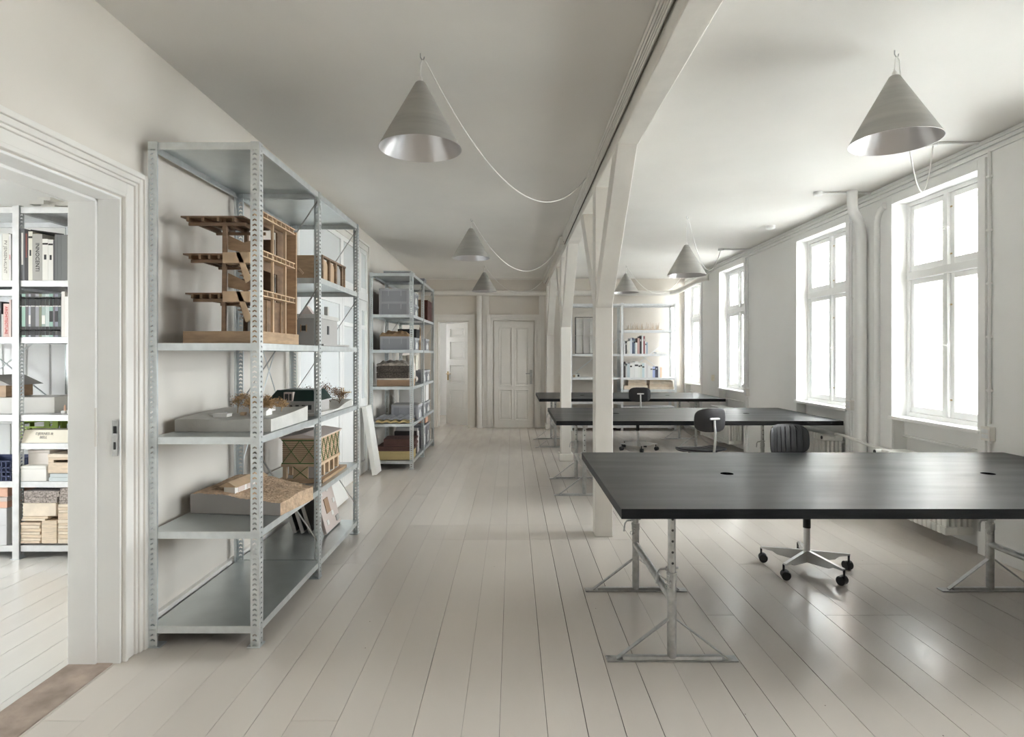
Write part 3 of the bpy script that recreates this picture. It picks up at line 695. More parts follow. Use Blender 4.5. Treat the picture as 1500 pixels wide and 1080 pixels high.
lamp('grey cone pendant lamp in the aisle, second from the viewer, left of the beam', -.47, 6.69, 2.53, 2.865, (cb, 8.5, 2.95), .42)
lamp('small far grey cone pendant lamp in front of the two back doors', -.48, 10.03, 2.51, 2.83, (cb, 11.3, 2.92), .36)
lamp('grey cone pendant lamp hanging low over the middle desk near the windows', 1.92, 6.56, 2.32, 2.655, (2.98, 8.5, 2.955), .42)
lamp('small far grey cone pendant lamp half hidden behind the near timber post', 1.915, 10.03, 2.49, 2.81, (3.25, 11.5, 2.92), .36)

# ================================================================== RADIATORS AND PIPES
sec = B()
sec.box(0, .21, -.021, .021, .45, .52).box(0, .21, -.021, .021, 0, .06)
for k in range(5): sec.box(.002 + k * .043, .030 + k * .043, -.021, .021, .06, .45)
SEC = sec.mesh('section', 'rad')
def radiator(label, y0, n, far=False):
    t = thing('radiator', label, 'radiator', (3.205, y0, .105), 0, 'cast iron radiators under the windows')
    for i in range(n):
        o = link('section', SEC, t, (0, i * .052, 0))
        b = o.modifiers.new('bevel', 'BEVEL'); b.width = .008; b.segments = 2; b.limit_method = 'ANGLE'
    for yy in (.12, (n - 2) * .052): obj('wall_bracket', B().box(.195, .31, yy - .01, yy + .01, .40, .43), 'rad', t)
    q = (n - 1) * .052; e = (lambda v: q - v) if far else (lambda v: v)
    obj('end_boss', B().tube([(.105, -.021, .035), (.105, -.032, .035)], .022, 14), 'rad', t, smooth=True)
    v = obj('valve', B().tube([(.105, e(-.02), .49), (.105, e(-.09), .49)], .014, 10).tube([(.14, e(-.06), .49), (.04, e(-.06), .49)], .017, 12), 'rad', t, smooth=True)
    obj('valve_knob', B().tube([(.04, e(-.06), .49), (-.03, e(-.06), .49)], .026, 16), 'rad', v, smooth=True)
    obj('valve_cap', B().tube([(-.03, e(-.06), .49), (-.034, e(-.06), .49)], .018, 14), 'black', v, smooth=True)
    return t
radiator('cast iron radiator under the nearest visible window behind the near desk', 4.42, 15, True)
radiator('cast iron radiator with valves under the window beside the middle desk', 6.16, 16)
radiator('cast iron radiator under the third window, beyond the middle desk', 8.84, 16)
radiator('cast iron radiator under the farthest window by the back wall', 10.80, 14)
tag(obj('heating_pipe', B().tube([(3.31, 5.24, .60), (3.28, 5.45, .61), (3.275, 5.75, .635), (3.285, 6.00, .65), (3.31, 6.09, .63)], .014, 10), 'rad', smooth=True), 'thin painted heating pipe linking the two nearest radiators', 'pipe')
zc = ceil_z(5.7)
tag(obj('drain_pipe', B().tube([(3.345, 5.70, 0), (3.345, 5.70, 2.55), (3.342, 5.70, 2.62), (3.30, 5.665, 2.72), (3.21, 5.60, 2.80), (3.19, 5.58, 2.86), (3.19, 5.58, zc)], .046, 18), 'wall_r', smooth=True), 'white down pipe with a swan neck between the two nearest visible windows', 'pipe')
tag(obj('wall_duct', B().tube([(3.385, 5.52, 0), (3.385, 5.52, 2.66), (3.385, 5.50, 2.73), (3.385, 5.46, 2.78), (3.385, 5.40, 2.80)], .030, 14), 'wall_r', smooth=True), 'rounded plastered duct with a curved top beside the nearest visible window', 'duct')
tag(obj('heating_pipe', B().tube([(XL, 11.62, 2.645), (2.9, 11.62, 2.645), (3.08, 11.60, 2.645), (3.16, 11.5, 2.65), (3.22, 11.25, 2.68), (3.30, 10.6, 2.76), (3.34, 10.35, 2.78), (3.395, 10.30, 2.78)], .05, 18), 'trim', smooth=True), 'thick white pipe running along the top of the back wall', 'pipe')
tag(obj('heating_pipe', B().tube([(-.655, 11.66, 0), (-.655, 11.66, 2.60)], .05, 18).tube([(-.655, 11.66, 0), (-.655, 11.66, .03)], .062, 18), 'trim', smooth=True), 'upright white pipe between the two back doors', 'pipe')
for lab, yy, zz in (('double wall socket on a conduit at the right of the nearest visible window', 4.22, .885), ('wall socket on a conduit right of the second window', 5.945, .94), ('wall socket on a conduit right of the third window', 8.57, .90)):
    t = thing('wall_socket', lab, 'socket', (XR, yy, zz))
    obj('conduit', B().tube([(-.012, 0, .07), (-.012, 0, ceil_z(yy) - zz - .1)], .011, 8).tube([(-.012, 0, -.07), (-.012, 0, -zz + .05)], .011, 8), 'wall_r', t, smooth=True)
    obj('socket_box', B().box(-.045, 0, -.04, .04, -.05, .05), 'trim', t, bevel=.004)
    for q in (-.018, .018):
        obj('socket_face', B().box(-.048, -.045, -.030, .030, q - .014, q + .014), 'galv_w', t, bevel=.002)
    for k in range(5): obj('clip', B().box(-.026, 0, -.016, .016, .3 + k * .38, .315 + k * .38), 'wall_r', t)
tag(obj('light_switch', B().box(XR - .035, XR, 10.0, 10.07, 1.0, 1.10).box(XR - .042, XR - .035, 10.02, 10.05, 1.03, 1.07), 'cream', bevel=.003), 'small cream wall switch between the two far windows', 'switch')
for lab, xa, yy in (('white ceiling conduit feeding the lamp over the near desk', 3.05, 4.32), ('white ceiling conduit ending in a junction box between the first two windows', 2.89, 5.62), ('white ceiling conduit feeding the lamp over the middle desk', 2.98, 8.5)):
    t = thing('ceiling_conduit', lab, 'conduit', (xa, yy, ceil_z(yy)))
    obj('tube', B().tube([(0, 0, -.012), (XR - xa, 0, -.012)], .011, 8), 'wall_r', t, smooth=True)
    obj('junction_box', B().lathe([(.001, -.035), (.034, -.035), (.04, -.028), (.04, 0)], 16, (0, 0, 0)), 'wall_r', t, smooth=True)
tag(obj('smoke_alarm', B().lathe([(.001, -.04), (.035, -.04), (.052, -.03), (.056, 0)], 24, (3.06, 7.05, ceil_z(7.05))), 'white', smooth=True), 'small round white alarm on the ceiling above the second window', 'alarm')

# ================================================================== MODELS ON THE TALL SHELVES
def fbox(t, name, m, *a, bevel=0, parent=None): return obj(name, B().box(*a), m, parent or t, bevel=bevel)
# ---- wooden tower model
Lz = 1.507
t = thing('architectural_model', 'tall brown wooden tower model with cantilevered decks and stairs', 'model', (-1.70, 3.06, Lz))
# local: x 0..0.40, y 0..0.55, z up
obj('base', B().box(0, .40, 0, .55, 0, .062), 'wood_l', t, bevel=.002)
deckz = [.255, .460, .655]
for zi, z in enumerate(deckz):
    x0 = -.028 + .012 * (2 - zi); x1 = .225 if zi < 2 else .30
    d = obj('deck', B().box(x0, x1, .03, .36, z, z + .008), 'wood', t)
    for k in range(4):
        xx = x0 + .035 + k * (x1 - x0 - .09) / 3
        obj('joist', B().box(xx, xx + .012, .02, .37, z - .022, z), 'wood', d)
    obj('edge_beam', B().box(x0 + .03, x1, .05, .062, z - .038, z - .022), 'wood', d); obj('edge_beam', B().box(x0 + .05, x1, .30, .312, z - .038, z - .022), 'wood', d)
for (xx, yy) in ((.172, .055), (.172, .305)):
    obj('column', B().prism([(xx, .062), (xx + .018, .062), (xx + .022, .40), (xx + .026, .66), (xx + .006, .66), (xx + .004, .40)], 'y', yy, yy + .02), 'wood', t)
obj('back_wall', B().box(.225, .29, .45, .462, .062, .62), 'wood', t)
for zi, z in enumerate((.300, .502)):
    obj('parapet', B().prism([(.185, z), (.27, z - .02), (.34, z - .005), (.34, z + .055), (.27, z + .035), (.185, z + .075)], 'y', .10, .112), 'wood_l', t)
    obj('balcony_box', B().box(.195, .335, .02, .105, z - .085, z - .03), 'wood_t', t, bevel=.001)
    s = obj('stair', B().prism([(.205, z - .03), (.235, z - .03), (.30, z - .17), (.27, z - .19)], 'y', .13, .137), 'wood_t', t)
    obj('stringer', B().prism([(.265, z - .03), (.285, z - .03), (.345, z - .17), (.315, z - .19)], 'y', .02, .026), 'wood_t', s)
    for k in range(7):
        obj('tread', B().box(.225 + k * .011, .255 + k * .011, .03, .13, z - .045 - k * .021, z - .040 - k * .021), 'wood', s)
# right flank: posts, ladder beams and rear slab
for yy in (.06, .20, .38):
    obj('flank_post', B().box(.372, .384, yy, yy + .014, .062, .70), 'wood_t', t)
obj('inner_wall', B().box(.335, .345, .05, .50, .062, .24).box(.335, .345, .05, .10, .24, .68).box(.335, .345, .36, .50, .24, .68).box(.335, .345, .10, .36, .40, .47).box(.335, .345, .10, .36, .64, .68), 'wood', t)
for k in range(4): obj('batten', B().box(.345, .350, .10 + k * .1, .106 + k * .1, .062, .24), 'wood_l', t)
obj('rear_slab', B().box(.335, .40, .505, .52, .062, .675), 'wood_l', t, bevel=.001)
for zi, z in enumerate((.245, .452, .655)):
    lb = obj('ladder_beam', B().box(.35, .40, .02, .49, z + .028, z + .034).box(.35, .40, .02, .49, z, z + .006), 'wood_t', t)
    for k in range(8): obj('rung', B().box(.352, .398, .03 + k * .062, .038 + k * .062, z + .006, z + .028), 'wood_t', lb)
# ---- terrain 1: grey plaster site model with trees
def terrain(nx, ny, lx, ly, hfun, edge=None):
    vs = []; fs = []
    for j in range(ny + 1):
        for i in range(nx + 1):
            u, v = i / nx, j / ny; x, y = u * lx, v * ly
            if edge: x, y = edge(u, v)
            vs.append((x, y, hfun(u, v)))
    N = len(vs); vs += [(x, y, 0) for x, y, z in vs]
    R = nx + 1
    for j in range(ny):
        for i in range(nx):
            a = j * R + i; fs.append((a, a + 1, a + R + 1, a + R))
    bd = [(i, 0) for i in range(nx)] + [(nx, j) for j in range(ny)] + [(nx - i, ny) for i in range(nx)] + [(0, ny - j) for j in range(ny)]
    idx = [j * R + i for i, j in bd]
    for a, b in zip(idx, idx[1:] + idx[:1]): fs.append((a, N + a, N + b, b))
    fs.append(tuple(N + a for a in idx))
    return vs, fs
rnd = random.Random(3)
def bush(h, w, m, seed, n=170):
    """dried twig tree: forking stem with many tiny clumps, one mesh"""
    r = random.Random(seed); mb = B()
    mb.tube([(0, 0, 0), (.003, 0, h * .35)], [.002, .0014], 5)
    for k in range(9):
        a = r.uniform(0, 2 * PI); e = r.uniform(.4, 1)
        tip = (math.cos(a) * w * e * .45, math.sin(a) * w * e * .45, h * r.uniform(.55, .98))
        mb.tube([(.003, 0, h * r.uniform(.2, .4)), tip], [.0012, .0006], 4)
        for q in range(n // 9):
            p = Vector(tip) + Vector((r.gauss(0, .13) * w, r.gauss(0, .13) * w, r.gauss(0, .09) * h)); s = r.uniform(.0022, .0052)
            d = [Vector((r.uniform(-1, 1), r.uniform(-1, 1), r.uniform(-1, 1))).normalized() * s for _ in range(4)]
            mb.add([p + d[0], p + d[1], p + d[2], p + d[3]], [(0, 1, 2), (0, 2, 3), (0, 3, 1), (1, 3, 2)])
    return mb.mesh('dry_tree', m)
L3 = 1.042
t = thing('architectural_model', 'grey plaster site model with dried twig trees on the third shelf', 'model', (-1.775, 3.12, L3))
def h1(u, v): return .064 + .018 * v + .012 * max(0, u - .6) * v + .003 * math.sin(9 * u + 4 * v)
vs, fs = terrain(30, 30, .505, .56, h1)
obj('terrain', B().add(vs, fs), 'plaster', t)
for k, (x, y, h, w, sd) in enumerate(((.20, .28, .115, .07, 1), (.255, .31, .10, .07, 2), (.285, .24, .085, .07, 3), (.33, .32, .09, .08, 4), (.385, .27, .075, .09, 5), (.43, .33, .075, .09, 8))):
    link('dry_tree', bush(h, w, 'dry', sd, 620), t, (x, y, .07))
def hut(t, name, x, y, z, a, b, h, rh, m1, m2):
    o = obj(name, B().box(0, a, 0, b, 0, h), m1, t, loc=(x, y, z))
    obj('roof', B().prism([(-.004, h), (b + .004, h), (b / 2, h + rh)], 'x', -.004, a + .004) if rh else B().box(-.004, a + .004, -.004, b + .004, h, h + .004), m2, o)
    return o
hut(t, 'block', .10, .16, .066, .05, .10, .012, 0, 'white_m', 'plaster'); hut(t, 'block', .15, .10, .066, .075, .06, .014, 0, 'white_m', 'white_m')
hut(t, 'house', .375, .12, .072, .055, .08, .026, .012, 'white_m', 'white_m'); hut(t, 'house', .34, .30, .08, .05, .05, .024, .01, 'white_m', 'plaster')
hut(t, 'hut', .275, .15, .07, .022, .03, .010, .008, 'wood_t', 'wood_t')
# ---- mansard house model
t = thing('architectural_model', 'house model with a dark green mansard roof and brown twig shrubs on the third shelf', 'model', (-1.67, 3.90, L3))
vs, fs = terrain(20, 20, .40, .80, lambda u, v: .018 + .06 * max(0, v - .55) * 1.3 + .004 * math.sin(7 * u + 9 * v))
obj('site', B().add(vs, fs), 'plaster', t)
hs = obj('storey', B().box(.06, .36, .05, .34, .018, .085), 'grey_c', t)
for k in range(6):
    o = obj('window_opening', B().box(.10 + k * .042, .122 + k * .042, .047, .0495, .038, .07), 'ink', hs)
obj('cornice', B().box(.045, .375, .035, .355, .085, .096), 'grey_c', t)
ro = obj('mansard_roof', B().add([(.045, .035, .096), (.375, .035, .096), (.375, .355, .096), (.045, .355, .096), (.095, .075, .165), (.335, .075, .165), (.335, .315, .165), (.095, .315, .165)],
         [(0, 1, 5, 4), (1, 2, 6, 5), (2, 3, 7, 6), (3, 0, 4, 7), (4, 5, 6, 7), (0, 3, 2, 1)]), 'dgreen', t)
dm = obj('dormer', B().box(.155, .215, .03, .12, .096, .155), 'pinkc', ro)
obj('dormer_window', B().box(.162, .186, .0275, .03, .10, .145).box(.192, .208, .0275, .03, .10, .145), 'ink', dm)
obj('hip_line', B().tube([(.045, .035, .0975), (.095, .075, .1665), (.335, .075, .1665), (.375, .035, .0975)], .0022, 5), 'dgreen', ro)
for k, (x, y, h, w, sd, m) in enumerate(((.03, .03, .075, .08, 11, 'dry'), (.10, .02, .06, .07, 12, 'dry'), (.20, .40, .14, .12, 13, 'dry2'), (.31, .40, .17, .10, 14, 'dry2'), (.36, .58, .10, .16, 15, 'dry2'), (.33, .70, .12, .14, 16, 'dry2'))):
    link('dry_tree', bush(h, w, m, sd, 700), t, (x, y, .018))
# ---- terrain 2: carved cork hill with long house
L2 = .575
t = thing('architectural_model', 'carved cork hillside model with a long low house on the second shelf', 'model', (-1.775, 3.27, L2), math.radians(-6))
def e2(u, v): return (u * (.52 + .02 * v), v * (.46 - .10 * u * u) + .0)
rj = random.Random(12); jit = {}
def h2(u, v):
    k = (round(u * 80), round(v * 64))
    if k not in jit: jit[k] = rj.uniform(-1, 1)
    big = .006 * math.sin(6 * u + 3 * v) * math.cos(5 * v - 2 * u) + .003 * math.sin(19 * u - 7 * v)
    return .104 + .016 * v - .052 * max(0, u - .3) + big + .0022 * jit[k]
vs, fs = terrain(80, 64, .5, .4, h2, e2)
tb = B().add(vs, fs)
tb.m = [0 if (i < 80 * 64 or 80 * 64 + 80 <= i < 80 * 64 + 144) else 1 for i in range(len(tb.f))]
# the cut right and rear faces show bare cork
obj('hillside', tb, ('sand', 'grey_c'), t)
hse = obj('house', B().box(0, .065, 0, .30, 0, .045), 'white_m', t, loc=(.165, .05, .096))
obj('roof', B().prism([(-.022, .043), (.088, .043), (.033, .072)], 'y', -.018, .32), 'wood_t', hse)
for k in range(3): obj('opening', B().box(.0655, .0675, .03 + k * .09, .095 + k * .09, .008, .036), 'pinkc', hse)
# ---- timber framed market hall model
t = thing('architectural_model', 'timber framed hall model with green cross braces on the second shelf', 'model', (-1.60, 4.02, L2))
obj('base', B().box(0, .315, 0, .58, 0, .022), 'wood_l', t, bevel=.001)
up = obj('upper_storey', B().box(.03, .275, .035, .50, .125, .295), 'wood_t', t)
for k in range(12): obj('lath', B().box(.028, .277, .0325, .035, .13 + k * .0135, .133 + k * .0135).box(.275, .2775, .035, .50, .13 + k * .0135, .133 + k * .0135), 'wood', up)
obj('floor_plate', B().box(.022, .283, .025, .51, .108, .126), 'wood_t', t)
obj('roof', B().box(.012, .295, .015, .525, .302, .308).prism([(.012, .308), (.295, .308), (.16, .330)], 'y', .015, .525), 'pinkc', t)
obj('eaves_beam', B().box(.02, .287, .024, .51, .292, .303), 'wood_t', t)
for xa in (.03, .15):
    obj('cross_brace', B().bar((xa, .030, .132), (xa + .12, .030, .288), .004, .004).bar((xa, .030, .288), (xa + .12, .030, .132), .004, .004), 'green', t)
for k in range(5):
    ya = .04 + k * .092
    obj('cross_brace', B().bar((.280, ya, .132), (.280, ya + .088, .288), .004, .004).bar((.280, ya, .288), (.280, ya + .088, .132), .004, .004), 'green', t)
obj('rail', B().box(.025, .285, .027, .031, .126, .133).box(.025, .285, .027, .031, .283, .290), 'green', t)
cols = B()
for xa in (.03, .25):
    for k in range(5):
        obj('pillar', B().box(xa, xa + .025, .035 + k * .11, .065 + k * .11, .022, .108), 'wood_t', t)
obj('infill_panel', B().box(.10, .20, .04, .052, .022, .108), 'wood_t', t)
obj('cross_brace', B().bar((.10, .037, .025), (.20, .037, .106), .004, .004).bar((.10, .037, .106), (.20, .037, .025), .004, .004), 'green', t)
obj('inner_floor', B().box(.03, .275, .05, .50, .022, .027), 'grey_c', t)
# ---- grey house model, fourth shelf
t = thing('architectural_model', 'plain grey card house model with small square windows on the fourth shelf', 'model', (-1.56, 3.98, Lz))
obj('base', B().box(-.02, .30, -.02, .60, 0, .012), 'grey_c', t)
by = obj('walls', B().box(0, .26, 0, .42, .012, .185), 'grey_c', t)
obj('parapet', B().box(-.008, .268, -.008, .43, .185, .212), 'plaster', t)
obj('window_opening', B().box(.145, .175, -.003, 0, .10, .135), 'ink', by); obj('window_frame', B().box(.138, .145, -.006, 0, .093, .142).box(.175, .182, -.006, 0, .093, .142), 'wood_l', by)
obj('window_opening', B().box(.26, .263, .18, .22, .08, .14), 'ink', by)
obj('gable', B().prism([(.10, .212), (.19, .212), (.145, .275)], 'y', .10, .16), 'pinkc', t)
obj('chimney', B().box(.03, .075, .06, .10, .212, .245), 'plaster', t); obj('chimney', B().box(.22, .245, .24, .27, .212, .28), 'plaster', t)
# ---- arcade model, fifth shelf
Z5 = 1.952
t = thing('architectural_model', 'tan card arcade model with arched openings on the top right shelf', 'model', (-1.58, 4.0, Z5))
obj('box', B().box(0, .295, 0, .008, 0, .165).box(0, .008, .008, .56, 0, .165).box(0, .295, .552, .56, 0, .165).box(.008, .295, .008, .552, 0, .006), 'wood_l', t)
obj('knob', B().prism([(.13, .075), (.145, .08), (.175, .045), (.165, .035)], 'y', -.006, 0), 'wood_t', t)
obj('top_rail', B().box(.272, .30, 0, .56, .155, .168), 'wood', t)
for k in range(4): obj('pier', B().box(.278, .298, .0 + k * .155, .03 + k * .155, .006, .155), 'wood', t)
for k in range(3):
    ya = .03 + k * .155; pts = [(ya, .006), (ya + .125, .006), (ya + .125, .11)] + [(ya + .0625 + .0625 * math.cos(a * PI / 8), .11 + .036 * math.sin(a * PI / 8)) for a in range(1, 8)] + [(ya, .11)]
    obj('arch_panel', B().prism(pts, 'x', .276, .284), 'wood_t' if k < 2 else 'grey_c', t)
# ---- boards leaning at the bottom of the tall shelves
def leaning(name, label, x, y, z, w, th, h, lean, m, rz=0, cat='board', group=None, extra=None):
    o = obj(name, B().box(0, th, 0, w, 0, h).box(-.0, th, 0, w, h, h + .001), m, None, bevel=.002)
    o.location = (x, y, z); o.rotation_euler = (0, -lean, rz); return tag(o, label, cat, group)
for k, (lab, hh) in enumerate((('first from the wall of the thin grey boards leaning on the bottom shelf', .36), ('second from the wall of the thin grey boards leaning on the bottom shelf', .34), ('third from the wall of the thin grey boards leaning on the bottom shelf', .31))):
    o = obj('board', B().box(0, .024, 0, .33, 0, hh).box(.024, .027, .01, .32, .01, hh - .01, 1), ('blind', 'black'), None, bevel=.002); o.location = (-1.64 + .058 * k, 4.44, .107); o.rotation_euler = (0, -.30, 0); tag(o, lab, 'board', 'boards leaning on the bottom shelf')
t = thing('model_board', 'grey relief board with small white labels leaning at the end of the bottom shelf', 'board', (-1.40, 4.40, .108)); t.rotation_euler = (0, -.26, 0)
o = obj('panel', B().box(0, .025, 0, .36, 0, .34), 'pinkc', t, bevel=.002)
for k, (yy, zz) in enumerate(((.06, .27), (.20, .28), (.29, .17), (.20, .09), (.06, .05))): obj('label', B().box(.025, .028, yy, yy + .045, zz, zz + .035), 'white_m', o)
obj('patch', B().box(.025, .031, .10, .19, .13, .24), 'card', o); obj('patch', B().box(.025, .033, .26, .33, .03, .07), 'blind', o)
o = obj('wall_panel', B().box(0, .055, 0, .26, 0, .82).box(.055, .06, .02, .24, .02, .80), 'white_m', None, bevel=.003); o.location = (-1.665, 7.03, .012); o.rotation_euler = (0, -.155, 0); tag(o, 'tall white panel leaning by the glazed door', 'panel')
o = obj('wall_panel', B().box(0, .03, 0, .62, 0, .36).box(.03, .034, .02, .60, .02, .34), 'white_m', None, bevel=.003); o.location = (-1.66, 5.30, .006); o.rotation_euler = (0, -.42, 0); tag(o, 'low white panel leaning against the glazed door behind the tall shelves', 'panel')

# ================================================================== CRATES SHELVES (second unit)
def crate(label, x, y, z, w, d, h, m='grey_cr', rim='grey_cr2', labels=1, group='grey plastic crates', name='storage_crate', lid=False):
    t = thing(name, label, 'crate', (x, y, z), 0, group); e = .006
    obj('body', B().box(.01, w - .01, .01, d - .01, 0, e).box(.008, w - .008, .008, .008 + e, 0, h).box(.008, w - .008, d - .008 - e, d - .008, 0, h).box(.008, .008 + e, .014, d - .014, 0, h).box(w - .008 - e, w - .008, .014, d - .014, 0, h), m, t)
    obj('rim', B().box(0, w, 0, .016, h - .028, h - .0).box(0, w, d - .016, d, h - .028, h).box(0, .016, .016, d - .016, h - .028, h).box(w - .016, w, .016, d - .016, h - .028, h), rim, t, bevel=.002)
    for k in range(2):
        obj('rib', B().box(w * (.30 + .42 * k), w * (.30 + .42 * k) + .008, 0, .009, h * .45, h - .028), rim, t); obj('rib', B().box(w - .009, w, d * (.28 + .42 * k), d * (.28 + .42 * k) + .008, h * .45, h - .028), rim, t)
    obj('corner_rib', B().box(.0, .03, .0, .009, 0, h - .028), rim, t); obj('corner_rib', B().box(w - .03, w, 0, .009, 0, h - .028), rim, t)
    if labels:
        obj('paper_label', B().box(w - .0085, w - .006, d * .36, d * .66, h * .08, h * .62), 'white_m', t)
    if lid: obj('lid', B().box(-.002, w + .002, -.002, d + .002, h, h + .012), 'grey_c', t, bevel=.002)
    return t
X2 = -1.70
G = 'grey plastic crates'
crate('lower crate of the front pair on the fifth shelf of the crate unit', X2, 7.55, 1.952, .38, .40, .165)
crate('upper crate of the front pair on the fifth shelf of the crate unit', X2, 7.55, 2.118, .38, .40, .165)
crate('lower crate of the second pair behind on the fifth shelf of the crate unit', X2, 7.97, 1.952, .38, .38, .165)
crate('upper crate of the second pair behind on the fifth shelf of the crate unit', X2, 7.97, 2.118, .38, .38, .165)
crate('grey crate under crumpled brown paper on the fourth shelf of the crate unit', -1.69, 7.57, 1.507, .37, .36, .17)
crate('grey crate behind the paper covered one on the fourth shelf', -1.69, 7.96, 1.507, .38, .38, .165)
crate('grey lidded crate behind the foam sheets on the second shelf', -1.62, 7.93, .575, .36, .36, .19, lid=True)
for lab, y, z in (('grey crate in the far bay on the fourth shelf of the crate unit', 8.75, 1.507), ('first grey crate in the far bay on the third shelf', 8.46, 1.042), ('second grey crate in the far bay on the third shelf', 8.86, 1.042),
                  ('first grey crate in the far bay on the second shelf', 8.46, .575), ('second grey crate in the far bay on the second shelf', 8.86, .575), ('first tall grey crate in the far bay on the bottom shelf', 8.46, .107), ('second tall grey crate in the far bay on the bottom shelf', 8.86, .107)):
    crate(lab, -1.66, y, z, .38, .37, .30 if z < .2 else .17)
def pbox(name, label, cat, m, x, y, z, w, d, h, lid=.0, m2=None, group=None, rz=0, slot=False):
    """card or wooden box with a separate lid part"""
    t = thing(name, label, cat, (x, y, z), rz, group)
    obj('body', B().box(.002, w - .002, .002, d - .002, 0, h - lid), m, t, bevel=.003)
    if lid:
        obj('lid', B().box(0, w, 0, d, h - lid, h), m2 or m, t, bevel=.003)
    else:
        obj('flap', B().box(0, w, 0, d / 2 - .001, h, h + .003).box(0, w, d / 2 + .001, d, h, h + .003), m2 or m, t)
    return t
def crumple(nx, ny, lx, ly, h, amp, seed, edge=None):
    r = random.Random(seed); ph = [r.uniform(0, 6) for _ in range(8)]
    return terrain(nx, ny, lx, ly, lambda u, v: h * (1 - .6 * (2 * u - 1) ** 4) * (1 - .5 * (2 * v - 1) ** 4) + amp * (math.sin(13 * u + ph[0]) * math.sin(11 * v + ph[1]) + .6 * math.sin(29 * u + ph[2] + 7 * v) + .4 * math.sin(31 * v + ph[3])), edge)
o = obj('packing_paper', B().add(*crumple(24, 18, .37, .34, .075, .012, 5)), 'kraft', None); o.location = (-1.70, 7.58, 1.668); tag(o, 'crumpled brown paper heaped in the crate on the fourth shelf', 'paper')
pbox('storage_box', 'black box behind the brown paper on the fourth shelf of the crate unit', 'box', 'black', -1.545, 7.98, 1.673, .25, .30, .115, .03)
pbox('storage_box', 'shallow brown carton wrapped in film on the third shelf of the crate unit', 'box', 'card', -1.73, 7.55, 1.042, .43, .36, .10, .02, 'wrap')
for k in range(2):
    o = obj('fibre_slab', B().add(*terrain(30, 8, .41, .34, lambda u, v: .074 + .004 * math.sin(50 * u + k) * math.sin(33 * v))), 'foam_d', None); o.location = (-1.735, 7.56, 1.143 + k * .079)
    tag(o, ('lower', 'upper')[k] + ' dark brown fibre slab on the third shelf of the crate unit', 'slab', 'dark fibre slabs')
o = obj('fibre_bundle', B().add(*crumple(30, 20, .40, .32, .06, .009, 9)), 'fluff', None); o.location = (-1.735, 7.57, 1.302); tag(o, 'loose grey fibre bundle on top of the dark slabs', 'fibre')
o = obj('wrapped_roll', B().tube([(-1.39, 8.0, 1.045 + .09), (-1.37, 8.0, 1.30), (-1.39, 8.0, 1.50 - .06)], [.085, .06, .05], 14).tube([(-1.36, 8.06, 1.11), (-1.33, 8.12, 1.11)], [.06, .045], 12), 'wrap', None, smooth=True); tag(o, 'pale bundle wrapped in clear film on the third shelf of the crate unit', 'bundle')
def egg(u, v, z): return z
for k, (dy, m, lab) in enumerate(((0, 'yellow', 'lower wavy foam sheet on the second shelf of the crate unit'), (.05, 'grey_cr', 'upper wavy foam sheet on the second shelf of the crate unit'))):
    mb = B(); n = 40; vs = []; fs = []
    for i in range(n + 1):
        u = i / n; x = u * .43; zt_ = .030 + .010 * math.sin(u * 8 * PI)
        zb_ = .006 + .006 * math.sin(u * 8 * PI)
        vs += [(x, 0, zb_), (x, .34, zb_), (x, 0, zt_), (x, .34, zt_)]
    for i in range(n):
        a = i * 4; b = a + 4; fs += [(a, b, b + 1, a + 1), (a + 2, a + 3, b + 3, b + 2), (a, a + 2, b + 2, b), (a + 1, b + 1, b + 3, a + 3)]
    fs += [(0, 1, 3, 2), (n * 4, n * 4 + 2, n * 4 + 3, n * 4 + 1)]
    o = obj('foam_sheet', mb.add(vs, fs), m, None, smooth=True); o.location = (-1.73, 7.50 + dy, .576 + k * .036); tag(o, lab, 'foam', 'wavy foam sheets')
pbox('storage_box', 'yellow card box on the bottom shelf of the crate unit', 'box', 'yellow', -1.70, 7.53, .107, .42, .34, .11, .03)
def folder(label, x, y, z, w, d, h, rz, m):
    o = obj('portfolio', B().box(0, w, 0, d, 0, h * .3).box(.004, w - .01, .006, d - .006, h * .3, h * .7).box(0, w, 0, d, h * .7, h).box(-.004, .004, 0, d, 0, h), m, None, bevel=.003); o.location = (x, y, z); o.rotation_euler = (0, 0, rz)
    return tag(o, label, 'portfolio', 'maroon portfolios')
folder('wide flat maroon portfolio lying on the yellow box', -1.73, 7.54, .219, .455, .42, .055, .0, 'maroon2')
folder('smaller maroon portfolio stacked on the wide one', -1.64, 7.56, .276, .40, .34, .09, .06, 'maroon2')
for lab, y, h in (('first upright binder at the back of the bottom shelf of the crate unit', 8.02, .30), ('second upright binder at the back of the bottom shelf of the crate unit', 8.10, .33), ('third upright binder at the back of the bottom shelf of the crate unit', 8.18, .28)):
    o = obj('binder', B().box(0, .30, 0, .006, 0, h).box(0, .30, .054, .06, 0, h).box(.296, .302, 0, .06, 0, h).box(.01, .29, .006, .054, .006, h - .01, 1), (bookmat((.05, .04, .04)) if y < 8.05 else bookmat((.62, .6, .58)), 'cream'), None); o.location = (-1.60, y, .107); tag(o, lab, 'binder', 'binders on the bottom shelf')
pbox('storage_box', 'deep maroon box in the far bay on the fifth shelf of the crate unit', 'box', 'maroon', -1.62, 8.80, 1.952, .36, .45, .30, .10)
pbox('storage_box', 'brown carton in the far bay beside the maroon box', 'box', 'kraft', -1.62, 8.44, 1.952, .32, .28, .27, .0, 'card')
pbox('storage_box', 'small salmon box on top of the bottom far crate', 'box', 'salmon', -1.55, 8.95, .408, .24, .24, .13, .03)
pbox('storage_box', 'tall cream box in the far bay on the third shelf', 'box', 'cream', -1.60, 8.62, 1.213, .20, .18, .22, .04)
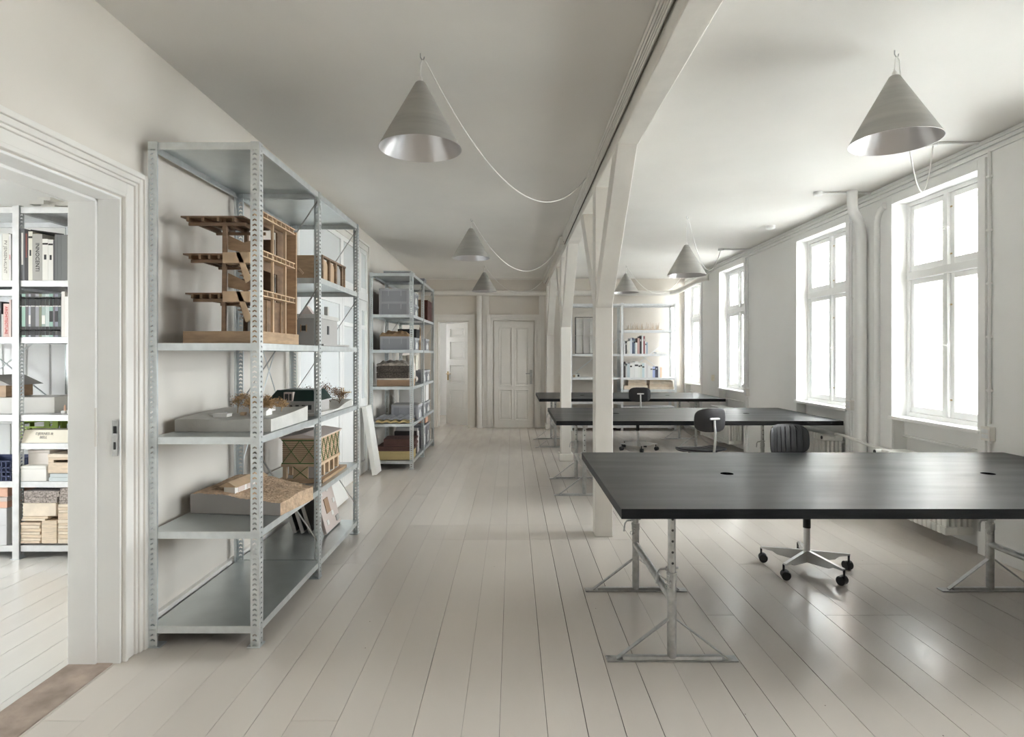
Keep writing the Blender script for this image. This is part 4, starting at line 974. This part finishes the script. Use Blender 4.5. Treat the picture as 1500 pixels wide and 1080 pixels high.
for k, (lab, z, y) in enumerate((('cream document box on the second far crate pair', .746, 8.5), ('white document box in the far bay on the second shelf', .746, 8.9))):
    pbox('storage_box', lab, 'box', 'white_m', -1.62, y, z, .32, .3, .24, .05)
o = obj('driftwood', B().tube([(-1.36, 8.64, 1.512), (-1.34, 8.65, 1.60), (-1.37, 8.64, 1.68), (-1.33, 8.65, 1.76), (-1.35, 8.66, 1.84)], [.05, .035, .045, .03, .012], 9), 'wood_t', None, smooth=True); tag(o, 'pale knotty piece of wood standing on the fourth shelf of the crate unit', 'wood')
pbox('document_tray', 'dark flat tray on top of the crate unit near its front', 'tray', 'grey_cr', -1.66, 7.62, 2.472, .36, .30, .05, .015, 'galv')
pbox('document_tray', 'black open folder lying at the left on top of the crate unit', 'tray', 'black', -1.74, 7.98, 2.472, .3, .22, .045, .01)
pbox('document_tray', 'small dark box on top of the far bay of the crate unit', 'box', 'grey_cr', -1.40, 8.55, 2.472, .13, .2, .07, .02)

# ================================================================== BOOKS AND BOXES IN THE SIDE ROOM
K = SRY / 870.0
def PX(px, Y=SRY + .006): return (px - 751) * Y / 870.0
def PZ(py, Y=SRY + .006): return 1.45 - (py - 519) * Y / 870.0
def book(label, x0, x1, y, z, h, d, col, group, bands=None, txt=None, tcol='ink', tilt=0, page='cream', tsize=.6, name='book'):
    w = x1 - x0 - .0008; c = min(.004, w * .2)
    mats = [bookmat(col), page, 'ink', 'white_m', bookmat((.22, .07, .06))]
    mb = B().box(0, c, 0, d, 0, h).box(w - c, w, 0, d, 0, h).box(c, w - c, 0, c, 0, h).box(c, w - c, c, d - .006, .003, h - .003, 1)
    for (a, b, mi) in bands or []: mb.box(w * (.3 if b - a > .4 or b - a == .12 else .04), w * (.7 if b - a > .4 or b - a == .12 else .96), -.0008, .0002, h * a, h * b, mi)
    if not txt:
        o = obj(name, mb, mats, None); o.location = (x0, y, z); o.rotation_euler = (0, tilt, 0); return tag(o, label, 'book', group)
    t = thing(name, label, 'book', (x0, y, z), 0, group); t.rotation_euler = (0, tilt, 0)
    obj('cover', mb, mats, t)
    me = text_mesh(txt, min(w * tsize * 1.3, h * .9 / max(3, len(txt)) * 1.55), tcol)
    o = link('spine_title', me, t, (w / 2, -.0015, h * .5), (PI / 2, PI / 2, 0))
    return t
rowA = [(29.4, 36, 335, (.17, .17, .19), 'cream', None, 'charcoal book with pale lettering, first from the upright on the upper book shelf'), (36, 41.5, 337, (.05, .045, .05), 'red', None, 'black book with red lettering on the upper book shelf'),
        (41.5, 47.7, 339, (.80, .78, .70), None, None, 'cream book between the black and the collage spine'), (47.7, 62, 343, (.46, .45, .43), 'ink', 'INNOCENTI', 'thick greyish book with a collage spine'),
        (62, 70.6, 350, (.83, .82, .78), 'ink_g', None, 'thick white book right of the collage spine'), (70.6, 78, 351, (.83, .82, .79), 'ink_g', None, 'second white book right of the collage spine'),
        (78, 80.2, 352, (.08, .08, .09), None, None, 'very thin black book on the upper book shelf'), (80.2, 84.3, 344, (.16, .165, .17), None, None, 'first of the matching dark grey volumes'), (84.3, 90, 344, (.17, .175, .18), None, None, 'second of the matching dark grey volumes'),
        (90, 99, 344, (.18, .185, .19), None, None, 'third and thickest of the matching dark grey volumes'), (99, 104.5, 345.5, (.82, .79, .70), None, None, 'cream book right of the dark grey volumes'), (104.5, 112, 345, (.7, .7, .68), None, None, 'pale book by the door jamb on the upper book shelf')]
zA = 1.972
for (a, b, top, col, tc, tx, lab) in rowA:
    book(lab, PX(a), PX(b), SRY + .006, zA, PZ(top) - zA, .20, col, 'books on the upper shelf of the side room', ([(.30, .92, 3)] if a == 29.4 else [(.45, .93, 4)] if a == 36 else [(.86, .9, 2), (.5, .62, 2)] if a in (41.5, 62, 70.6) else None) if not tx else None, txt=tx, tcol=tc or 'ink', tsize=.42)
book('white book with grey title at the left of the upright in the side room', PX(3.2), PX(13), SRY + .006, zA, PZ(342) - zA, .2, (.84, .83, .78), 'books on the upper shelf of the side room', txt='PV JENSEN-KLINT', tcol='ink_g', tsize=.5)
book('white book with red capitals just left of the upright', PX(13.1), PX(16.3), SRY + .006, zA, PZ(343) - zA, .2, (.84, .83, .82), 'books on the upper shelf of the side room', txt='CAIRO', tcol='red')
book('white book with small blue lettering at the picture edge', PX(-6), PX(3), SRY + .006, zA, PZ(343) - zA, .2, (.82, .84, .84), 'books on the upper shelf of the side room')
o = obj('folder_sheet', B().box(0, .24, 0, .2, 0, .003).box(0, .24, 0, .002, .003, .010), 'black', None); o.location = (PX(37), SRY + .05, PZ(336.4)); o.rotation_euler = (0, .13, 0); tag(o, 'thin black folder lying across the tops of the upper books', 'folder')
zB = 1.572
mags = [(29.3, 31.8), (31.8, 37.3), (37.3, 41.9), (41.9, 45.1), (45.1, 51.8), (51.8, 57.2), (57.2, 61.1), (61.1, 66.4), (66.4, 72.2), (72.2, 77.6), (77.6, 80.6), (80.6, 85.2), (85.2, 89.6)]
mc = [(.05, .06, .06), (.36, .55, .47), (.12, .11, .12), (.42, .44, .50), (.10, .10, .10), (.30, .30, .33), (.20, .22, .15), (.34, .42, .40), (.52, .60, .58), (.30, .48, .42), (.16, .14, .16), (.26, .27, .34), (.10, .13, .13)]
ordn = ['first', 'second', 'third', 'fourth', 'fifth', 'sixth', 'seventh', 'eighth', 'ninth', 'tenth', 'eleventh', 'twelfth', 'thirteenth']
for i, ((a, b), col) in enumerate(zip(mags, mc)):
    bands = [(.72, .93, 2), (.04, .24, 2), (.70, .73, 3), (.88, .905, 3), (.14, .165, 3)] + ([(.3, .5, 3)] if i in (3, 7) else []) + ([(.35, .6, 2)] if i in (9, 11) else [])
    book(ordn[i] + ' magazine from the upright in the black-banded row', PX(a), PX(b), SRY + .006, zB, .305, .21, col, 'black-banded magazines', bands, name='magazine')
for lab, a, b, top, col in (('tall cream book right of the black-banded magazines', 89.8, 95, 427, (.80, .77, .74)), ('shorter white book between two cream ones', 95, 101, 434.5, (.84, .83, .81)), ('cream book with a grey foot by the door jamb', 101, 107, 427.5, (.82, .81, .77))):
    book(lab, PX(a), PX(b), SRY + .006, zB, PZ(top) - zB, .19, col, 'books on the second shelf of the side room', [(.0, .35, 1)] if a > 100 else None)
o = obj('potted_moss', B().add(*crumple(16, 10, .12, .12, .035, .008, 4)), mat('dark_moss', (.02, .05, .03), .95), None); o.location = (PX(90), SRY + .08, PZ(427) + .002); tag(o, 'dark green moss sample lying on the cream books', 'moss')
book('pink book with red lettering left of the upright', PX(5), PX(13.5), SRY + .006, zB, PZ(445) - zB, .2, (.74, .52, .48), 'books on the second shelf of the side room', txt='ARCHITECTURE', tcol='red', tsize=.55)
book('pale pink book beside the upright', PX(13.6), PX(16.3), SRY + .006, zB, PZ(439) - zB, .2, (.80, .66, .62), 'books on the second shelf of the side room')
book('black book leaning at the picture edge', PX(-7), PX(2), SRY + .006, zB, .25, .2, (.04, .04, .045), 'books on the second shelf of the side room', tilt=.0)
book('small black and white book by the pink one', PX(2.2), PX(4.8), SRY + .006, zB, .16, .2, (.6, .6, .58), 'books on the second shelf of the side room')
# third shelf: white model trays
Z3 = 1.022
def open_tray(label, x, y, z, w, d, h, rz, m):
    o = obj('model_tray', B().box(0, w, 0, d, 0, .004).box(0, w, 0, .005, .004, h).box(0, w, d - .005, d, .004, h).box(0, .005, .005, d - .005, .004, h).box(w - .005, w, .005, d - .005, .004, h).box(.005, w - .005, .005, d - .005, h - .006, h - .001), m, None, bevel=.001)
    o.location = (x, y, z); o.rotation_euler = (0, 0, rz); return tag(o, label, 'tray', 'white card trays')
open_tray('long white card tray on the third shelf of the side room', PX(-10, 4.4), SRY + .05, Z3, .52, .28, .115, .16, 'white_m')
t = thing('architectural_model', 'brown box house with a grey pitched roof at the picture edge', 'model', (-3.86, SRY + .10, Z3 + .118))
obj('walls', B().box(0, .20, 0, .24, 0, .085), 'wood_l', t); obj('roof', B().prism([(-.06, .085), (.26, .085), (.1, .16)], 'y', -.03, .27), 'grey_c', t)
for lab, x in (('small red-tipped white figure piece by the jamb', 101), ('small white block with a brown mark by the jamb', 92)):
    t = thing('model_piece', lab, 'model', (PX(x, 4.3), SRY + .09, Z3)); obj('block', B().box(0, .03, 0, .05, 0, .02), 'white_m', t, bevel=.002); obj('peg', B().lathe([(.006, .02), (.006, .05), (.003, .06)], 8, (.015, .02, 0)), 'salmon', t)
# fourth shelf: green crate, cream sloping box
Z4 = .822
t = thing('folding_crate', 'lime green folding crate behind the cream sloping box', 'crate', (PX(33, 4.4), SRY + .16, Z4))
gb = B(); W_, D_, H_ = .30, .26, .15
gb.box(0, W_, 0, D_, 0, .006)
for yy in (0, D_ - .008):
    gb.box(0, W_, yy, yy + .008, .006, .05).box(0, W_, yy, yy + .008, H_ - .018, H_).box(0, .04, yy, yy + .008, .05, H_ - .018).box(W_ - .04, W_, yy, yy + .008, .05, H_ - .018)
    for k in range(5): gb.bar((.05 + k * .045, yy + .004, .05), (.075 + k * .045, yy + .004, H_ - .06), .006, .010)
    gb.box(.04, W_ - .04, yy, yy + .008, H_ - .062, H_ - .052)
for xx in (0, W_ - .008): gb.box(xx, xx + .008, .008, D_ - .008, .006, .07).box(xx, xx + .008, .008, D_ - .008, H_ - .04, H_).box(xx, xx + .008, .11, .15, .07, H_ - .04)
obj('body', gb, 'lime', t)
for xx in (-.014, W_): obj('clip', B().box(xx, xx + .014, .02, .07, .03, H_ - .02), 'lime', t, bevel=.002)
t = thing('sloping_box', 'cream card box with grey lettering on its sloping front', 'box', (-3.478, SRY + .012, Z4))
obj('body', B().prism([(0, 0), (.13, 0), (.13, .088), (.03, .088)], 'x', 0, .46), 'cream', t, bevel=.002)
me = text_mesh('DJERNES &\nBELL', .026, 'ink_g'); sl = math.atan2(.03, .088)
link('lettering', me, t, (.15, .0145, .050), (PI / 2 - sl, 0, 0))
# fifth shelf
Z6 = .552
def plain_box(label, a, b, top, bot, dy, d, m, cat='box', name='storage_box', lid=.02, group=None, slot=False):
    Yq = SRY + dy; z0 = PZ(bot, Yq); t = pbox(name, label, cat, m, PX(a, Yq), Yq, z0, PX(b, Yq) - PX(a, Yq), d, PZ(top, Yq) - z0, lid, m, group)
    return t
t = pbox('storage_box', 'wide white box at the foot of the fourth compartment in the side room', 'box', 'white_m', PX(29.4), SRY + .006, Z6, PX(68) - PX(29.4), .34, .108, .02)
t = pbox('storage_box', 'pale pinkish box standing on the wide white box', 'box', mat('off_white_card', (.80, .75, .71), .6), PX(33), SRY + .05, Z6 + .109, PX(66) - PX(33), .3, .105, .02)
for k in range(2):
    o = obj('ring_binder', B().box(0, .30, 0, .25, 0, .004).box(0, .30, 0, .25, .022, .026).box(0, .30, 0, .004, .004, .022).box(.01, .29, .01, .24, .005, .021, 1), (bookmat((.60, .66, .68)), 'white_m'), None); o.location = (PX(71.5) + .008 * k, SRY + .006, Z6 + .027 * k); tag(o, ('lower', 'upper')[k] + ' pale blue binder lying under the wooden crate', 'binder', 'pale blue binders')
t = thing('wooden_crate', 'pale wooden crate with a handle slot on the fifth shelf of the side room', 'crate', (PX(70.5), SRY + .006, Z6 + .056))
cw, chh = .34, .135
obj('front_board', B().box(0, cw, 0, .012, 0, .075).box(0, cw, 0, .012, .095, chh - .025).box(0, .04, 0, .012, .075, .095).box(.15, cw, 0, .012, .075, .095), 'ply', t, bevel=.002)
obj('lid_board', B().box(-.002, cw + .002, -.003, .25, chh - .024, chh), 'ply2', t, bevel=.002)
obj('side_board', B().box(0, .012, .012, .24, 0, chh - .025).box(cw - .012, cw, .012, .24, 0, chh - .025).box(.012, cw - .012, .23, .24, 0, chh - .025).box(.012, cw - .012, .012, .23, 0, .008), 'ply', t)
t = thing('mesh_crate', 'navy plastic mesh crate at the picture edge', 'crate', (-3.89, SRY + .006, Z6))
nb = B().box(0, .34, 0, .28, 0, .005)
for k in range(12): nb.box(k * .0305, k * .0305 + .008, 0, .005, .005, .14).box(.335, .34, k * .024, k * .024 + .008, .005, .14)
for z in (.03, .06, .09, .135): nb.box(0, .34, 0, .005, z, z + .009).box(.335, .34, .005, .28, z, z + .009)
nb.box(0, .34, .275, .28, .005, .144).box(0, .005, .005, .275, .005, .144)
obj('body', nb, 'blue', t)
obj('print', B().box(.22, .25, -.003, -.001, .045, .075), 'red', t)
# bottom shelf: timber offcuts
Z7 = .099; Yb = SRY + .006
def slab(label, a, b, top, bot, m, d=.34, dy=0, group='timber offcuts on the bottom shelf', name='timber_board'):
    Yq = Yb + dy; x0, x1 = PX(a, Yq), PX(b, Yq); z0, z1 = PZ(bot, Yq), PZ(top, Yq)
    o = obj(name, B().box(0, x1 - x0, 0, d, 0, z1 - z0), m, None, bevel=.0025); o.location = (x0, Yq, z0); return tag(o, label, 'board', group)
zs = [796.6, 792.6, 788.2, 783.6, 779.4, 774.8, 769.6, 765.6]
for i, (b0, t0) in enumerate(zip(zs[:-1], zs[1:])):
    slab(ordn[i] + ' short board from the bottom in the left timber stack', 29.8 + (i % 3) * .4, 58 + (i * 37 % 5) * .6, t0 + .35, b0, ('ply', 'ply2')[i % 2], .3 - .01 * (i % 3), .004 * (i % 2))
slab('upright plywood block between the timber stacks', 61, 83, 763, 796.6, 'ply', .3)
slab('thin lath lying over the left timber stack', 31, 66, 760.4, 763.6 - .3, 'ply2', .3); slab('second thin lath over the left timber stack', 33, 70, 756.8, 760.2, 'ply', .3)
slab('whitewashed timber beam across the left stack', 33.5, 82, 737.2, 756.4, 'ply2', .30)
slab('lower speckled board on the left timber stack', 35.5, 83.5, 728.4, 737, 'foam', .3, name='speckled_board'); slab('upper speckled board on the left timber stack', 35, 86.5, 719.6, 728.2, 'foam', .3, name='speckled_board')
zs = [796.6, 789.8, 783.0, 779.0, 774.6, 770.2, 766.6, 761.4, 751.2, 747.6, 743.0, 738.6]
for i, (b0, t0) in enumerate(zip(zs[:-1], zs[1:])):
    slab(ordn[i] + ' board from the bottom in the right timber stack', 84.6 + (i % 3) * .35, 118, t0 + .3, b0, ('ply2', 'ply')[i % 2], .3)
for i, (b0, t0) in enumerate(((738.3, 733.6), (733.3, 724.4), (724.2, 715.6))):
    slab(ordn[i] + ' speckled board from below on the right timber stack', 86 + i, 119, t0, b0, 'foam', .3, name='speckled_board')
pbox('storage_box', 'pale grey box under the salmon boxes at the picture edge', 'box', mat('light_grey_card', (.70, .71, .73), .6), -3.965, Yb, Z7, .39, .34, .26, .12)
pbox('storage_box', 'lower salmon box at the picture edge', 'box', 'salmon', -3.965, Yb + .01, Z7 + .261, .385, .3, .075, .03, 'pinkc'); pbox('storage_box', 'upper salmon box at the picture edge', 'box', 'salmon', -3.965, Yb + .02, Z7 + .338, .38, .3, .085, .03)
# on top of the side-room bookcase
Yt = SRY + .08
t = thing('architectural_model', 'stacked white beam model on top of the side room bookcase', 'model', (PX(60, Yt), Yt, 2.492))
obj('foot', B().box(0, .10, 0, .20, 0, .035), 'white_m', t, bevel=.001); obj('cross_beam', B().box(-.085, .02, .0, .05, .037, .066).box(.02, .17, .05, .20, .037, .066), 'white_m', t, bevel=.001); obj('top_beam', B().box(-.035, .06, .01, .16, .066, .092), 'white_m', t, bevel=.001); obj('long_board', B().box(-.03, .19, .1, .28, .030, .037), 'grey_c', t)
o = obj('slab', B().box(0, .22, 0, .3, 0, .02).box(.02, .20, .02, .28, .02, .026), 'grey_c', None, bevel=.002); o.location = (-3.80, Yt, 2.492); tag(o, 'flat grey slab on the bookcase top at the picture edge', 'slab')

# ================================================================== FAR BOOKCASE CONTENTS
FY = FBY + .05
def FX(px): return (px - 751) * FY / 870.0
def FZ(py): return 1.45 - (py - 519) * FY / 870.0
t = thing('architectural_model', 'flat base with a grove of thin sticks on the far bookcase', 'model', (FX(917), FY, 1.912))
obj('base', B().box(0, .68, 0, .24, 0, .012), 'wood_t', t)
r = random.Random(5)
for k in range(70):
    x, y = r.uniform(.04, .66), r.uniform(.02, .22); h = r.uniform(.05, .135)
    obj('stick', B().tube([(x, y, .012), (x + r.uniform(-.01, .01), y, .012 + h)], [.0024, .0014], 4), 'dry' if k % 3 else 'grey_c', t)
def far_books(items, z, words, grp):
    for (a, b, top, col, lab) in items:
        book(lab + words, FX(a), FX(b), FY, z, FZ(top) - z, .2, col, grp, [(.72, .84, 3)] if sum(col) < .8 else ([(.7, .8, 2)] if (a * 7) % 3 < 1 else None))
far_books([(914, 916, 498, (.82, .82, .8), 'first white book'), (916, 918.2, 500, (.06, .06, .06), 'thin black book'), (918.4, 920.6, 500.5, (.8, .78, .72), 'cream book'), (920.8, 923, 499.5, (.75, .75, .72), 'off-white book'), (923, 926, 495.5, (.72, .75, .80), 'pale blue book'),
           (926, 928.2, 495, (.10, .13, .20), 'navy book'), (928.4, 930.6, 496, (.25, .30, .38), 'slate blue book'), (930.8, 933.6, 502, (.82, .82, .80), 'short white book'), (933.8, 937, 495.5, (.55, .36, .33), 'dusty red book'), (937, 940, 493, (.05, .04, .04), 'thick black book'), (940.2, 942.4, 491.5, (.80, .80, .79), 'tall white book'),
           (942.6, 944.8, 492.5, (.35, .12, .13), 'dark red book'), (945, 946.8, 500, (.83, .83, .82), 'thin white book'), (947, 948.6, 501.5, (.30, .42, .55), 'thin blue book')], 1.457, ' in the upper row of the far bookcase', 'books in the upper row of the far bookcase')
far_books([(914, 916.4, 530, (.12, .10, .10), 'black book'), (916.6, 918.6, 535, (.7, .7, .7), 'grey-white book'), (918.8, 922.6, 533, (.55, .63, .66), 'pale teal book'), (922.8, 926, 531.5, (.84, .84, .83), 'first white book'), (926, 929.4, 530.5, (.83, .83, .82), 'second white book'), (929.6, 935, 529.5, (.85, .85, .84), 'thickest white book'),
           (935.2, 938, 531, (.82, .83, .80), 'third white book'), (938.2, 940.6, 530, (.75, .76, .70), 'greenish white book'), (940.8, 944, 532.5, (.62, .72, .74), 'aqua book'), (944, 946.4, 531.5, (.84, .84, .83), 'fourth white book'), (946.6, 949.4, 534, (.70, .68, .68), 'speckled grey book'), (949.6, 952.6, 536, (.83, .83, .82), 'fifth white book'), (952.8, 956, 537, (.80, .80, .78), 'sixth white book'),
           (956.2, 959.6, 537.5, (.42, .48, .72), 'periwinkle blue book'), (959.8, 964, 537, (.09, .09, .13), 'dark navy book'), (964.2, 967, 537, (.82, .80, .78), 'last white book'), (967, 969.6, 538.5, (.78, .55, .38), 'orange-tan book')], 1.007, ' in the lower row of the far bookcase', 'books in the lower row of the far bookcase')
pbox('storage_box', 'small white box on the upper book shelf of the far bookcase', 'box', 'white_m', FX(961), FY, 1.457, FX(975) - FX(961), .2, .032, .01)
def paper_stack(pre, a, b, rows):
    for i, (b0, t0, aa, bb) in enumerate(rows):
        o = obj('carton', B().box(0, FX(bb) - FX(aa), 0, .28, 0, FZ(t0) - FZ(b0) - .012).box(-.002, FX(bb) - FX(aa) + .002, -.002, .282, FZ(t0) - FZ(b0) - .012, FZ(t0) - FZ(b0) - .001), ('ply2' if i % 2 == 0 else 'ply'), None, bevel=.002)
        o.location = (FX(aa), FY, FZ(b0) - FZ(rows[0][0]) + .782); tag(o, ordn[i] + ' flat carton from below in the ' + pre + ' stack of the far bookcase', 'carton', 'flat cartons in the far bookcase')
paper_stack('left', 0, 0, [(570.4, 564.8, 914.5, 949), (564.8, 560.6, 920, 947), (560.6, 556.5, 920.5, 944.5)])
paper_stack('right', 0, 0, [(570.4, 566.8, 952, 987), (566.8, 562.4, 951.5, 986), (562.4, 558.6, 952, 985.5), (558.6, 556, 952, 984)])
t = thing('facade_model', 'grey facade model of four tall panels on the far bookcase', 'model', (1.19, FY + .02, 1.457))
obj('frame', B().box(0, .42, .02, .045, 0, .012).box(0, .42, .02, .045, .69, .70).box(0, .012, .0, .045, .012, .69), 'black', t)
for i in range(3):
    for j in range(2): obj('panel', B().box(.014 + i * .135, .085 + i * .135, .0, .03, .016 + j * .34, .335 + j * .34).box(.085 + i * .135, .145 + i * .135, .015, .035, .016 + j * .34, .335 + j * .34), 'plaster' if i != 1 else 'blind', t)
obj('floor_band', B().box(0, .42, -.004, .04, .338, .352), 'grey_c', t)
t = thing('house_model', 'tiny white house model with a dark opening on the far bookcase', 'model', (1.19, FY, 1.012))
obj('walls', B().box(0, .09, 0, .09, 0, .06), 'white_m', t); obj('roof', B().prism([(-.004, .06), (.094, .06), (.045, .085)], 'y', -.004, .094), 'grey_c', t); obj('opening', B().box(.04, .075, -.004, 0, .01, .05), 'ink', t); obj('annex', B().box(-.04, 0, .01, .06, 0, .04), 'wood_t', t)
o = obj('wall_bracket', B().box(3.375, 3.40, 11.52, 11.56, .98, 1.06).box(3.36, 3.375, 11.53, 11.55, 1.0, 1.04), 'trim', None, bevel=.002); tag(o, 'small socket by the far corner of the window wall', 'socket')
